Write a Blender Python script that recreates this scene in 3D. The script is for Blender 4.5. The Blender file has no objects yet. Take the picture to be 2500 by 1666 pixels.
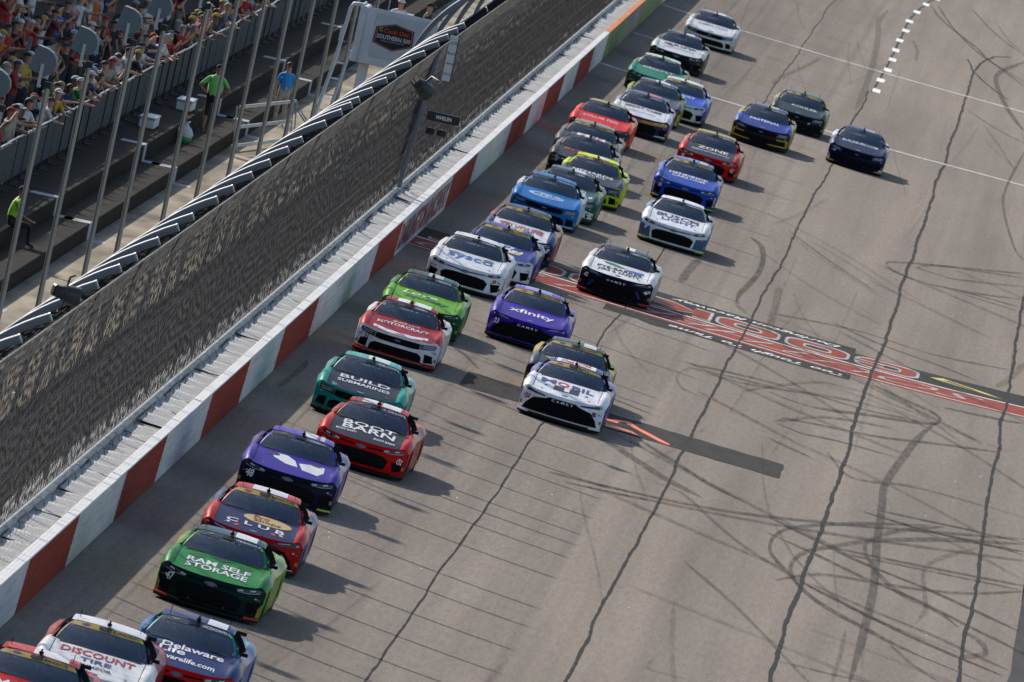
import bpy, bmesh, math, random
from mathutils import Matrix, Vector
random.seed(11)
PI = math.pi
# ---------------------------------------------------------------- camera, sky, sun, exposure
# The racing surface leans 4.2 degrees towards the infield: track coordinates (x across from the
# outer wall, y up the track, z off the surface) are turned into the upright world by BANK.
BANK_DEG = 4.2
BANK = Matrix.Rotation(math.radians(BANK_DEG), 4, 'Y')
scene = bpy.context.scene
C = scene.collection
cam_data = bpy.data.cameras.new('camera')
cam_data.sensor_width = 36.0
cam_data.lens = 34450.55 / 2500 * 36
cam_data.clip_start = 1.0
cam_data.clip_end = 6000
cam_data.dof.use_dof = True
cam_data.dof.focus_distance = 285
cam_data.dof.aperture_fstop = 9.0
cam = bpy.data.objects.new('camera', cam_data)
C.objects.link(cam)
cam.matrix_world = BANK @ Matrix.Translation((13.137, -363.959, 22.574)) @ \
    (Matrix.Rotation(0.0274811, 4, 'Z') @ Matrix.Rotation(1.5036011, 4, 'X') @ Matrix.Rotation(0.286224, 4, 'Z'))
scene.camera = cam

SUN_RUN = Vector((1.07, -1.37, -1.0))          # where a 1 m post's shadow falls on the track
sun_dir = (BANK.to_3x3() @ SUN_RUN).normalized()
world = bpy.data.worlds.new('World')
scene.world = world
world.use_nodes = True
wn = world.node_tree.nodes
sky = wn.new('ShaderNodeTexSky')
sky.sky_type = 'NISHITA'
sky.sun_disc = False
sky.sun_elevation = math.asin(-sun_dir.z)
sky.sun_rotation = math.atan2(-sun_dir.x, -sun_dir.y)
sky.dust_density = 1.2
sky.air_density = 1.0
bg = wn['Background']
bg.inputs['Strength'].default_value = 0.12
world.node_tree.links.new(sky.outputs['Color'], bg.inputs['Color'])
sun_data = bpy.data.lights.new('sun', 'SUN')
sun_data.energy = 4.3
sun_data.angle = math.radians(0.8)
sun_data.color = (1.0, 0.93, 0.84)
sun = bpy.data.objects.new('sun', sun_data)
C.objects.link(sun)
sun.rotation_euler = sun_dir.to_track_quat('-Z', 'Y').to_euler()
vs = scene.view_settings
vs.view_transform = 'Standard'
vs.look = 'None'
vs.exposure = 0.35
vs.gamma = 1.0
vs.use_curve_mapping = False
scene.cycles.use_denoising = True
scene.cycles.transparent_max_bounces = 24
scene.cycles.max_bounces = 6

# ---------------------------------------------------------------- materials
MATS = {}
def srgb(r, g, b):
    return tuple((c / 255 / 12.92) if c <= 10.3 else ((c / 255 + .055) / 1.055) ** 2.4 for c in (r, g, b))
def mat(name, col, rough=.6, metal=0., coat=0., noise=0., scale=4., spec=.5, bump=0., stretch=None):
    """Principled surface; `noise` varies its colour, `bump` its relief."""
    if name in MATS: return MATS[name]
    m = bpy.data.materials.new(name); m.use_nodes = True
    nt = m.node_tree; b = nt.nodes['Principled BSDF']
    b.inputs['Base Color'].default_value = (*col, 1)
    b.inputs['Roughness'].default_value = rough
    b.inputs['Metallic'].default_value = metal
    b.inputs['Specular IOR Level'].default_value = spec
    if coat:
        b.inputs['Coat Weight'].default_value = coat
        b.inputs['Coat Roughness'].default_value = .06
    if noise or bump:
        tc = nt.nodes.new('ShaderNodeTexCoord')
        n = nt.nodes.new('ShaderNodeTexNoise'); n.inputs['Scale'].default_value = scale; n.inputs['Detail'].default_value = 5
        src = tc.outputs['Object']
        if stretch:
            mp = nt.nodes.new('ShaderNodeMapping'); mp.inputs['Scale'].default_value = stretch
            nt.links.new(src, mp.inputs['Vector']); src = mp.outputs['Vector']
        nt.links.new(src, n.inputs['Vector'])
        if noise:
            rp = nt.nodes.new('ShaderNodeValToRGB')
            rp.color_ramp.elements[0].position = .3; rp.color_ramp.elements[1].position = .7
            rp.color_ramp.elements[0].color = (*[max(0, c * (1 - noise)) for c in col], 1)
            rp.color_ramp.elements[1].color = (*[min(1, c * (1 + noise * .6) + noise * .01) for c in col], 1)
            nt.links.new(n.outputs['Fac'], rp.inputs['Fac'])
            nt.links.new(rp.outputs['Color'], b.inputs['Base Color'])
            mr = nt.nodes.new('ShaderNodeMapRange')
            mr.inputs['To Min'].default_value = rough * .85; mr.inputs['To Max'].default_value = min(1, rough * 1.2)
            nt.links.new(n.outputs['Fac'], mr.inputs['Value']); nt.links.new(mr.outputs['Result'], b.inputs['Roughness'])
        if bump:
            bp = nt.nodes.new('ShaderNodeBump'); bp.inputs['Strength'].default_value = bump; bp.inputs['Distance'].default_value = .02
            nt.links.new(n.outputs['Fac'], bp.inputs['Height']); nt.links.new(bp.outputs['Normal'], b.inputs['Normal'])
    MATS[name] = m
    return m
def deep(col):
    """Painted colour: a little deeper and more saturated than it looks in full sun."""
    r, g, b = srgb(*col); l = .3*r + .59*g + .11*b
    k = .84 if l < .4 else 1.06
    return tuple(max(.004, min(.88, (l + (c-l)*1.32)*k)) for c in (r, g, b))
def paint(col):
    """Glossy vinyl-wrapped car paint under a thin film of dust and rubber."""
    key = 'paint_%02x%02x%02x' % tuple(int(c) for c in col)
    new = key not in MATS
    m = mat(key, deep(col), rough=.40, coat=.18, noise=.18, scale=5, spec=.05)
    if new:
        b = m.node_tree.nodes['Principled BSDF']; b.inputs['Coat IOR'].default_value = 1.22; b.inputs['Coat Roughness'].default_value = .05
    return m
def flat(col):
    key = 'print_%02x%02x%02x' % tuple(int(c) for c in col)
    return mat(key, srgb(*col), rough=.5, spec=.3)

# ---------------------------------------------------------------- object helpers
def link(o): C.objects.link(o); return o
def obj(name, me, m=None, parent=None, slot_obj=False):
    """One mesh object; with slot_obj the material belongs to the object so that the mesh can be shared."""
    o = bpy.data.objects.new(name, me); link(o)
    if m is not None:
        if slot_obj:
            if not me.materials: me.materials.append(None)
            o.material_slots[0].link = 'OBJECT'; o.material_slots[0].material = m
        elif not me.materials: me.materials.append(m)
    if parent: o.parent = parent
    return o
def tag(o, label=None, cat=None, group=None, kind=None):
    if label: o['label'] = label
    if cat: o['category'] = cat
    if group: o['group'] = group
    if kind: o['kind'] = kind
    return o
def empty(name, mtx=None):
    o = bpy.data.objects.new(name, None); o.empty_display_size = .3; link(o)
    if mtx is not None: o.matrix_world = mtx
    return o
def track_mtx(x, y, z=0., yaw=0.):
    return BANK @ Matrix.Translation((x, y, z)) @ Matrix.Rotation(yaw, 4, 'Z')

class MB:
    """Collects shapes into one mesh."""
    def __init__(s): s.v = []; s.f = []; s.sm = []
    def add(s, vs_, fs_, smooth=False):
        n = len(s.v); s.v += [tuple(v) for v in vs_]; s.f += [tuple(i + n for i in f) for f in fs_]; s.sm += [smooth] * len(fs_)
        return s
    def box(s, a, b, bev=0.):
        (x0, y0, z0), (x1, y1, z1) = a, b
        if bev <= 0:
            return s.add([(x0,y0,z0),(x1,y0,z0),(x1,y1,z0),(x0,y1,z0),(x0,y0,z1),(x1,y0,z1),(x1,y1,z1),(x0,y1,z1)],
                         [(0,3,2,1),(4,5,6,7),(0,1,5,4),(1,2,6,5),(2,3,7,6),(3,0,4,7)])
        bm = bmesh.new(); bmesh.ops.create_cube(bm, size=1)
        for v in bm.verts: v.co = Vector((x0+(v.co.x+.5)*(x1-x0), y0+(v.co.y+.5)*(y1-y0), z0+(v.co.z+.5)*(z1-z0)))
        bmesh.ops.bevel(bm, geom=bm.edges[:], offset=bev, segments=1, affect='EDGES')
        return s.bm(bm)
    def bm(s, bm):
        bm.verts.index_update()
        s.add([v.co for v in bm.verts], [[v.index for v in f.verts] for f in bm.faces]); bm.free(); return s
    def grid(s, pts, smooth=True, flip=False):
        """pts[i][j] -> quads."""
        r, c = len(pts), len(pts[0]); v = [p for row in pts for p in row]; f = []
        for i in range(r - 1):
            for j in range(c - 1):
                q = (i*c+j, i*c+j+1, (i+1)*c+j+1, (i+1)*c+j)
                f.append(q[::-1] if flip else q)
        return s.add(v, f, smooth)
    def tube(s, path, r, n=6, caps=True, smooth=True):
        path = [Vector(p) for p in path]; rad = r if isinstance(r, (list, tuple)) else [r] * len(path); rings = []
        t0 = (path[1] - path[0]).normalized()
        u = t0.orthogonal().normalized()
        for i, p in enumerate(path):
            a = path[max(0, i-1)]; b = path[min(len(path)-1, i+1)]; t = (b - a).normalized()
            u = (u - t * u.dot(t)).normalized(); w = t.cross(u)
            rings.append([p + (u * math.cos(2*PI*k/n) + w * math.sin(2*PI*k/n)) * rad[i] for k in range(n)])
        v = [q for R_ in rings for q in R_]; f = []
        for i in range(len(path) - 1):
            for k in range(n): f.append((i*n+k, i*n+(k+1)%n, (i+1)*n+(k+1)%n, (i+1)*n+k))
        s.add(v, f, smooth)
        if caps: s.add(rings[0], [tuple(range(n))[::-1]]); s.add(rings[-1], [tuple(range(n))])
        return s
    def lathe(s, prof, n=16, axis='Z', at=(0, 0, 0)):
        rings = []
        for r, h in prof:
            ring = []
            for k in range(n):
                a = 2*PI*k/n; p = (r*math.cos(a), r*math.sin(a), h)
                if axis == 'X': p = (p[2], p[0], p[1])
                if axis == 'Y': p = (p[0], p[2], p[1])
                ring.append((p[0]+at[0], p[1]+at[1], p[2]+at[2]))
            rings.append(ring + [ring[0]])
        return s.grid(rings)
    def mesh(s, name='mesh'):
        me = bpy.data.meshes.new(name); me.from_pydata(s.v, [], s.f)
        me.polygons.foreach_set('use_smooth', s.sm); me.update(); return me
def interp(tab, t):
    if t <= tab[0][0]: return tab[0][1]
    for (a, x), (b, y) in zip(tab, tab[1:]):
        if t <= b:
            k = (t - a) / (b - a); return x + (y - x) * k
    return tab[-1][1]
def sinterp(tab, t):
    """Smooth (Catmull-Rom) table lookup."""
    n = len(tab)
    if t <= tab[0][0]: return tab[0][1]
    if t >= tab[-1][0]: return tab[-1][1]
    for i in range(n - 1):
        if t <= tab[i+1][0]:
            x0, y0 = tab[i]; x1, y1 = tab[i+1]; k = (t-x0)/(x1-x0); h = x1-x0
            m0 = (y1 - tab[max(i-1,0)][1]) / (x1 - tab[max(i-1,0)][0]) * h
            m1 = (tab[min(i+2,n-1)][1] - y0) / (tab[min(i+2,n-1)][0] - x0) * h
            return (2*k**3-3*k*k+1)*y0 + (k**3-2*k*k+k)*m0 + (-2*k**3+3*k*k)*y1 + (k**3-k*k)*m1

# flat shapes (lettering, grilles, stickers) laid over a curved surface
TXT = {}
def text_flat(txt, shear=0., bold=.012):
    key = (txt, shear, bold)
    if key not in TXT:
        cu = bpy.data.curves.new('lettering', 'FONT'); cu.body = txt; cu.resolution_u = 2; cu.shear = shear; cu.offset = bold
        cu.size = 1.0
        o = bpy.data.objects.new('lettering', cu); me = bpy.data.meshes.new_from_object(o)
        v = [(p.co.x, p.co.y) for p in me.vertices]; f = [tuple(p.vertices) for p in me.polygons]
        bpy.data.objects.remove(o); bpy.data.meshes.remove(me); bpy.data.curves.remove(cu)
        x0 = min(p[0] for p in v); x1 = max(p[0] for p in v); y0 = min(p[1] for p in v); y1 = max(p[1] for p in v)
        TXT[key] = ([((p[0]-x0)/(x1-x0), (p[1]-y0)/(y1-y0)) for p in v], f)
    return TXT[key]
def fit_text(txt, cx, cy, w, h, shear=0., bold=.012, turn=False):
    v, f = text_flat(txt, shear, bold)
    if turn: return [(cx - (p[0]-.5)*w, cy - (p[1]-.5)*h) for p in v], f
    return [(cx + (p[0]-.5)*w, cy + (p[1]-.5)*h) for p in v], f
def poly(pts): return [tuple(p) for p in pts], [tuple(range(len(pts)))]
def ellipse(cx, cy, rx, ry, n=20): return poly([(cx+rx*math.cos(2*PI*k/n), cy+ry*math.sin(2*PI*k/n)) for k in range(n)])
def star(cx, cy, r, ry=None, n=5):
    ry = ry or r
    return poly([(cx+(r if k%2==0 else r*.42)*math.sin(PI*k/n), cy+(ry if k%2==0 else ry*.42)*math.cos(PI*k/n)) for k in range(2*n)])
def merge(*shapes):
    V, F = [], []
    for v, f in shapes:
        n = len(V); V += v; F += [tuple(i+n for i in q) for q in f]
    return V, F
def drape(shape, fn, sx=.12, sy=.12, name='decal', flip=False):
    v, f = shape; bm = bmesh.new(); bv = [bm.verts.new((p[0], p[1], 0)) for p in v]
    for q in f:
        try: bm.faces.new([bv[i] for i in q])
        except ValueError: pass
    bmesh.ops.triangulate(bm, faces=bm.faces[:])
    x0 = min(p[0] for p in v); x1 = max(p[0] for p in v); y0 = min(p[1] for p in v); y1 = max(p[1] for p in v)
    for a0, a1, st, no in ((x0, x1, sx, (1,0,0)), (y0, y1, sy, (0,1,0))):
        if not st: continue
        k = math.floor(a0/st) + 1
        while k*st < a1:
            bmesh.ops.bisect_plane(bm, geom=bm.verts[:]+bm.edges[:]+bm.faces[:], dist=1e-5, plane_co=[c*k*st for c in no], plane_no=no)
            k += 1
    for w in bm.verts: w.co = fn(w.co.x, w.co.y)
    if flip: bmesh.ops.reverse_faces(bm, faces=bm.faces[:])
    me = bpy.data.meshes.new(name); bm.to_mesh(me); bm.free()
    me.polygons.foreach_set('use_smooth', [True]*len(me.polygons)); me.update()
    return me

# ---------------------------------------------------------------- surveyed positions (track coordinates, metres)
# skid marks: points along the mark, width, density
SKIDS= [([(14.22, -12.87), (14.01, -16.9), (13.8, -22.5), (13.67, -27.59), (13.4, -38.89), (13.45, -45.71), (13.51, -51.19), (13.57, -57.83), (13.67, -64.02), (13.75, -70.04), (13.78, -76.0), (13.79, -81.8), (13.79, -87.37), (13.77, -94.59)], 0.182, 0.6),
 ([(14.56, -48.33), (13.48, -52.19), (12.56, -56.13), (11.75, -60.46), (11.48, -63.24), (11.4, -66.23), (11.47, -68.86), (11.7, -71.13), (11.99, -73.12), (12.27, -75.44), (12.6, -77.48), (13.11, -79.4), (13.8, -81.19), (14.35, -82.69), (15.04, -83.97), (15.73, -84.77), (16.26, -85.59)], 0.069, 0.8),
 ([(16.79, -45.27), (15.23, -50.33), (14.27, -53.99), (13.36, -58.19), (12.71, -62.3), (12.25, -65.44), (12.03, -68.24), (11.97, -71.01), (12.02, -72.71), (12.17, -74.58), (12.35, -76.02)], 0.089, 0.7),
 ([(14.93, -47.18), (14.1, -51.58), (13.62, -55.26), (13.36, -58.35), (13.37, -60.99), (13.51, -63.35), (13.74, -66.01), (14.18, -69.0), (14.69, -70.74), (15.18, -71.61), (15.65, -74.05)], 0.085, 0.7),
 ([(11.16, -59.49), (12.21, -61.97), (13.49, -64.72), (14.74, -66.25), (15.73, -68.05), (16.88, -70.37)], 0.028, 0.9),
 ([(11.28, -64.04), (12.31, -65.86), (13.57, -68.54), (14.63, -70.05), (15.79, -72.77), (16.88, -75.32), (17.48, -76.58)], 0.05, 0.85),
 ([(12.36, -74.48), (13.77, -77.8), (14.97, -80.27), (15.68, -81.37), (16.69, -82.75)], 0.022, 0.9),
 ([(12.47, -74.06), (13.74, -76.16), (14.93, -77.58), (16.12, -79.78), (16.83, -81.14)], 0.036, 0.55),
 ([(12.98, -49.87), (13.7, -50.09), (14.71, -49.81), (15.72, -48.87), (16.82, -48.6)], 0.017, 0.95),
 ([(13.35, -48.3), (14.66, -46.84), (15.73, -45.68), (16.79, -44.93)], 0.017, 0.95),
 ([(13.13, -49.94), (14.21, -50.12), (15.72, -49.2), (16.81, -47.54)], 0.015, 0.9),
 ([(12.72, -62.75), (13.92, -61.44), (15.61, -59.37), (16.91, -57.58)], 0.014, 0.8),
 ([(12.75, -63.95), (13.93, -62.35), (15.62, -60.45), (16.92, -58.97)], 0.012, 0.7),
 ([(11.76, -75.86), (12.67, -70.8), (14.28, -67.99), (15.68, -64.52), (16.92, -59.12)], 0.021, 0.6),
 ([(15.72, -50.94), (15.06, -56.24), (14.75, -60.1), (14.71, -63.19), (14.81, -67.54), (14.9, -71.77), (14.77, -76.42)], 0.094, 0.35),
 ([(15.82, -74.59), (16.14, -76.01), (16.28, -77.79), (16.21, -79.2), (15.8, -81.5)], 0.1, 0.6),
 ([(14.37, -83.34), (14.85, -86.28), (15.45, -88.67)], 0.043, 0.55),
 ([(12.37, -94.64), (13.24, -94.18), (14.1, -93.44)], 0.017, 0.7),
 ([(13.43, -83.12), (13.46, -88.57), (13.45, -95.73)], 0.086, 0.4),
 ([(12.45, -5.74), (13.46, -8.36), (14.06, -9.65), (14.29, -11.69), (14.12, -13.76), (13.59, -15.55), (12.5, -17.69), (11.17, -20.77), (10.03, -19.93)], 0.066, 0.75),
 ([(14.27, -6.64), (15.15, -5.5), (15.87, -4.48), (16.39, -3.44)], 0.126, 0.85),
 ([(10.47, -29.55), (10.79, -27.26), (11.58, -26.17), (12.92, -24.34), (14.24, -20.93), (15.87, -17.07)], 0.034, 0.75),
 ([(10.48, -29.92), (11.16, -30.99), (11.95, -29.92), (13.57, -29.56)], 0.034, 0.75),
 ([(9.94, -16.76), (11.05, -16.02), (12.47, -16.09), (13.85, -14.15)], 0.022, 0.8),
 ([(9.16, 10.85), (11.52, 14.47), (13.68, 13.86), (15.79, 17.07)], 0.024, 0.7),
 ([(10.89, 14.98), (12.19, 11.61), (13.74, 10.12), (14.98, 8.2)], 0.026, 0.6),
 ([(13.47, 47.3), (15.9, 48.25)], 0.038, 0.9),
 ([(13.65, 46.45), (15.93, 45.73)], 0.019, 0.8),
 ([(10.48, -35.66), (11.61, -38.13)], 0.02, 0.7),
 ([(9.11, 23.84), (9.27, 13.56), (9.39, 2.66)], 0.206, 0.35),
 ([(16.15, 21.91), (15.83, 13.26), (15.52, 7.89)], 0.177, 0.4),
 ([(7.72, 43.31), (8.1, 40.4), (8.34, 34.31), (8.41, 27.5), (8.34, 21.32), (8.22, 15.05), (8.25, 11.94)], 0.153, 0.75),
 ([(8.24, 12.4), (8.34, 10.21), (8.59, 7.8)], 0.117, 0.45),
 ([(6.76, 25.49), (6.67, 19.08), (6.67, 12.83)], 0.224, 0.65),
 ([(7.72, -18.39), (8.16, -18.1), (8.7, -17.33), (10.44, -15.83)], 0.035, 0.85),
 ([(8.07, -19.47), (9.02, -18.54), (10.49, -17.43)], 0.027, 0.8),
 ([(8.07, -19.47), (7.85, -22.81), (7.93, -25.98), (8.23, -28.1), (8.8, -28.87)], 0.058, 0.4),
 ([(7.05, -51.13), (7.94, -54.38), (8.81, -57.56), (9.63, -59.76)], 0.096, 0.6),
 ([(7.9, -48.52), (8.87, -52.18), (9.74, -55.41), (10.42, -57.1)], 0.061, 0.75),
 ([(6.46, -65.17), (7.37, -64.79), (8.54, -63.65)], 0.021, 0.8),
 ([(6.88, -66.52), (7.89, -65.7), (8.58, -64.79)], 0.023, 0.8),
 ([(9.53, 262.77), (10.37, 248.25), (12.09, 230.06), (12.67, 221.96), (14.41, 205.25)], 0.093, 0.85),
 ([(9.84, 265.47), (10.4, 252.73), (11.26, 237.82), (12.47, 222.89), (13.45, 215.71), (14.37, 209.56)], 0.084, 0.8),
 ([(11.27, 273.23), (12.66, 251.84), (14.11, 236.89)], 0.067, 0.75),
 ([(14.18, 229.82), (13.45, 215.71), (13.22, 206.88), (13.39, 196.62), (13.8, 184.2), (14.37, 171.54), (14.8, 164.48)], 0.196, 0.65),
 ([(12.55, 168.05), (13.86, 159.1), (14.89, 154.52)], 0.041, 0.6),
 ([(7.96, 242.04), (7.86, 227.4), (8.16, 210.23), (8.45, 187.03), (8.63, 166.01), (8.72, 142.09)], 0.24, 0.35),
 ([(6.57, 176.02), (6.27, 165.77), (5.67, 148.36), (5.61, 141.7)], 0.163, 0.4),
 ([(12.49, 265.94), (13.35, 247.91), (14.09, 239.29)], 0.038, 0.7),
 ([(13.31, 159.25), (14.11, 144.67), (14.79, 130.56)], 0.055, 0.5),
 ([(9.5, 218.47), (9.86, 208.75), (9.95, 198.54)], 0.134, 0.35),
 ([(15.86, 52.59), (13.89, 47.35), (12.45, 46.35), (11.65, 50.08), (12.43, 54.68), (15.73, 66.72)], 0.052, 0.8),
 ([(15.8, 59.54), (13.55, 52.32), (12.6, 52.61), (13.2, 57.41), (15.75, 64.3)], 0.039, 0.7),
 ([(14.96, 147.67), (14.61, 117.88), (14.67, 102.53), (15.27, 80.07), (15.66, 74.15)], 0.087, 0.6),
 ([(15.88, 50.33), (15.81, 27.57), (15.84, 15.4)], 0.061, 0.4),
 ([(6.45, -65.1), (10.56, -60.86), (16.78, -43.8)], 0.021, 0.8),
 ([(6.9, -66.64), (11.54, -60.91), (16.84, -50.41)], 0.021, 0.7),
 ([(8.34, -59.07), (9.16, -59.83), (10.81, -69.1), (12.68, -75.45)], 0.028, 0.5),
 ([(11.37, -61.62), (12.17, -70.07), (13.46, -77.22), (15.73, -80.3)], 0.027, 0.4),
 ([(7.14, -65.6), (7.56, -73.26), (8.33, -85.13), (8.85, -94.59)], 0.044, 0.3),
 ([(7.86, -19.43), (9.31, -19.66), (11.96, -14.27), (13.64, -13.55)], 0.024, 0.7),
 ([(9.4, -22.75), (11.3, -10.17), (13.02, -11.08), (14.07, -12.44)], 0.032, 0.5),
 ([(2.31, -34.22), (3.1, -37.37), (3.72, -41.27)], 0.02, 0.6),
 ([(0.38, -63.78), (0.45, -57.12), (0.4, -54.06)], 0.132, 0.5),
 ([(11.89, -34.69), (12.65, -40.6), (14.06, -37.62), (16.71, -36.92)], 0.022, 0.7),
 ([(10.57, -29.26), (11.6, -22.87), (13.19, -19.86)], 0.023, 0.6),
 ([(10.13, -102.11), (10.14, -104.61), (11.04, -104.2)], 0.032, 0.35)]
BREAKS= [-129.43, -118.4, -107.0, -96.3, -83.47, -71.53, -59.82, -47.28, -22.72, -11.44, 13.74, 27.57, 48.55, 61.67, 73.32, 86.07, 97.76, 110.21, 122.27, 181.79]
DASH= [(9.08, 161.87), (9.05, 171.82), (9.12, 182.69), (9.11, 193.5), (9.05, 203.63), (9.03, 214.46), (9.06, 226.17), (9.02, 237.47), (9.14, 250.0), (9.34, 261.89), (9.68, 272.36)]
TIPS= [(-24.35, 6.74), (-27.91, 6.67), (-32.3, 6.61), (-36.87, 6.57), (-42.99, 6.6), (-49.18, 6.65), (-55.53, 6.72), (-59.07, 6.59), (-64.63, 6.67), (-69.61, 6.71), (-72.5, 6.6), (-76.07, 6.52), (-81.66, 6.57), (-89.41, 6.74), (-93.91, 6.65), (-99.5, 6.66), (-104.78, 6.67), (-110.11, 6.68), (-114.49, 6.65), (-120.76, 6.74), (-124.62, 6.68), (-129.24, 6.63), (-134.44, 6.64), (-138.06, 6.52), (-143.01, 6.53), (-146.67, 6.42)]
# ---------------------------------------------------------------- ground and track
def asphalt(name, col, dark, rough=.85):
    m = bpy.data.materials.new(name); m.use_nodes = True; nt = m.node_tree; b = nt.nodes['Principled BSDF']
    N = nt.nodes.new; L = nt.links.new
    tc = N('ShaderNodeTexCoord')
    def noise(scale, st, det=4, rgh=.6):
        mp = N('ShaderNodeMapping'); mp.inputs['Scale'].default_value = st
        n = N('ShaderNodeTexNoise'); n.inputs['Scale'].default_value = scale; n.inputs['Detail'].default_value = det; n.inputs['Roughness'].default_value = rgh
        L(tc.outputs['Object'], mp.inputs['Vector']); L(mp.outputs['Vector'], n.inputs['Vector']); return n.outputs['Fac']
    def ramp(src, p0, c0, p1, c1):
        r = N('ShaderNodeValToRGB'); e = r.color_ramp.elements
        e[0].position = p0; e[0].color = (*c0, 1); e[1].position = p1; e[1].color = (*c1, 1); L(src, r.inputs['Fac']); return r.outputs['Color']
    def mul(a, b_, f=1.):
        x = N('ShaderNodeMix'); x.data_type = 'RGBA'; x.blend_type = 'MULTIPLY'; x.inputs['Factor'].default_value = f
        L(a, x.inputs[6]); L(b_, x.inputs[7]); return x.outputs[2]
    base = ramp(noise(.22, (1, .12, 1)), .3, tuple(c*.85 for c in col), .7, tuple(c*1.10 for c in col))        # broad patches drawn out along the track
    streak = ramp(noise(1.1, (1, .016, 1), 5), .35, (.80, .80, .81), .6, (1, 1, 1))                             # rubber laid down by passing cars
    wide = ramp(noise(.45, (1, .01, 1), 3), .38, (.82, .82, .83), .62, (1, 1, 1))
    grain = ramp(noise(9, (1, .10, 1), 6, .8), .3, (.74, .73, .73), .72, (1.14, 1.14, 1.14))
    fine = ramp(noise(34, (1, .16, 1), 3, .8), .3, (.74, .74, .74), .7, (1.16, 1.16, 1.16))
    out = mul(mul(mul(mul(base, streak), wide), grain), fine)
    vor = N('ShaderNodeTexVoronoi'); vor.inputs['Scale'].default_value = 1.5
    mp = N('ShaderNodeMapping'); mp.inputs['Scale'].default_value = (1, .14, 1)
    L(tc.outputs['Object'], mp.inputs['Vector']); L(mp.outputs['Vector'], vor.inputs['Vector'])
    cmp = N('ShaderNodeMath'); cmp.operation = 'LESS_THAN'; cmp.inputs[1].default_value = .019; L(vor.outputs['Distance'], cmp.inputs[0])
    mx = N('ShaderNodeMix'); mx.data_type = 'RGBA'; L(cmp.outputs[0], mx.inputs['Factor']); L(out, mx.inputs[6]); mx.inputs[7].default_value = (.9, .89, .86, 1)   # pale grit
    L(mx.outputs[2], b.inputs['Base Color'])
    b.inputs['Roughness'].default_value = .95; b.inputs['Specular IOR Level'].default_value = .12
    bp = N('ShaderNodeBump'); bp.inputs['Strength'].default_value = .35; bp.inputs['Distance'].default_value = .01
    L(noise(60, (1, .5, 1), 4, .8), bp.inputs['Height']); L(bp.outputs['Normal'], b.inputs['Normal'])
    return m
ASPH = asphalt('track_asphalt', (.282, .238, .196), .5)
def sheet(name, pts, z, m, parent=None, frame=BANK):
    me = MB().add([(x, y, z) for x, y in pts], [tuple(range(len(pts)))]).mesh(name)
    o = obj(name, me, m, parent)
    if not parent and frame is not None: o.matrix_world = frame
    return o
gm = MB().add([(-3000, -3000, -3.4), (3000, -3000, -3.4), (3000, 3000, -3.4), (-3000, 3000, -3.4)], [(0, 1, 2, 3)])
tag(obj('ground', gm.mesh(), mat('infield_ground', (.10, .12, .05), .95, noise=.4, scale=.3)), kind='structure')
track = MB().grid([[(x, y, 0) for x in (-.9, 4, 8, 12, 16.9)] for y in (-260, -150, -75, 0, 75, 150, 260, 520)], smooth=False, flip=True)
track = tag(obj('track', track.mesh(), ASPH), kind='structure'); track.matrix_world = BANK
apron_edge = [(16.95, -260), (16.9, -130), (16.72, -88), (16.80, -84.2), (16.86, -81.3), (16.85, -76.3), (16.88, -69), (16.93, -57.3), (16.93, -30), (16.9, 40), (16.95, 520)]
am = MB().grid([[(x, y, .004) for x, y in apron_edge], [(40, y, -.5) for x, y in apron_edge]])
apron = tag(obj('apron', am.mesh(), mat('apron_asphalt', (.045, .045, .048), .9, spec=.1, noise=.4, scale=2.2, stretch=(1, .2, 1))), kind='structure'); apron.matrix_world = BANK

LAYER = [.0026]
def next_z(): LAYER[0] += .00015; return LAYER[0]
def ribbon(pts, width, jit=0., taper=0., step=None):
    """A flat strip following pts (track plane)."""
    P = [Vector((x, y, 0)) for x, y in pts]
    if step:
        Q = []
        for i in range(len(P)-1):
            p0, p1, p2, p3 = P[max(i-1,0)], P[i], P[i+1], P[min(i+2,len(P)-1)]
            n = max(1, int((p2-p1).length/step))
            for k in range(n):
                t = k/n
                Q.append(.5*((2*p1)+(p2-p0)*t+(2*p0-5*p1+4*p2-p3)*t*t+(3*p1-p0-3*p2+p3)*t**3))
        P = Q + [P[-1]]
    z = next_z(); L_, R_ = [], []; n = len(P)
    for i, p in enumerate(P):
        d = (P[min(i+1,n-1)] - P[max(i-1,0)]); d.normalize(); nrm = Vector((-d.y, d.x, 0))
        w = width(d) if callable(width) else width
        e = min(1, min(i, n-1-i)/max(1, n*taper)) if taper else 1
        w *= .25 + .75*e
        L_.append(p + nrm*w*(.5 + random.uniform(-jit, jit))); R_.append(p - nrm*w*(.5 + random.uniform(-jit, jit)))
    return MB().grid([[(q.x, q.y, z) for q in L_], [(q.x, q.y, z) for q in R_]], smooth=False)
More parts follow.
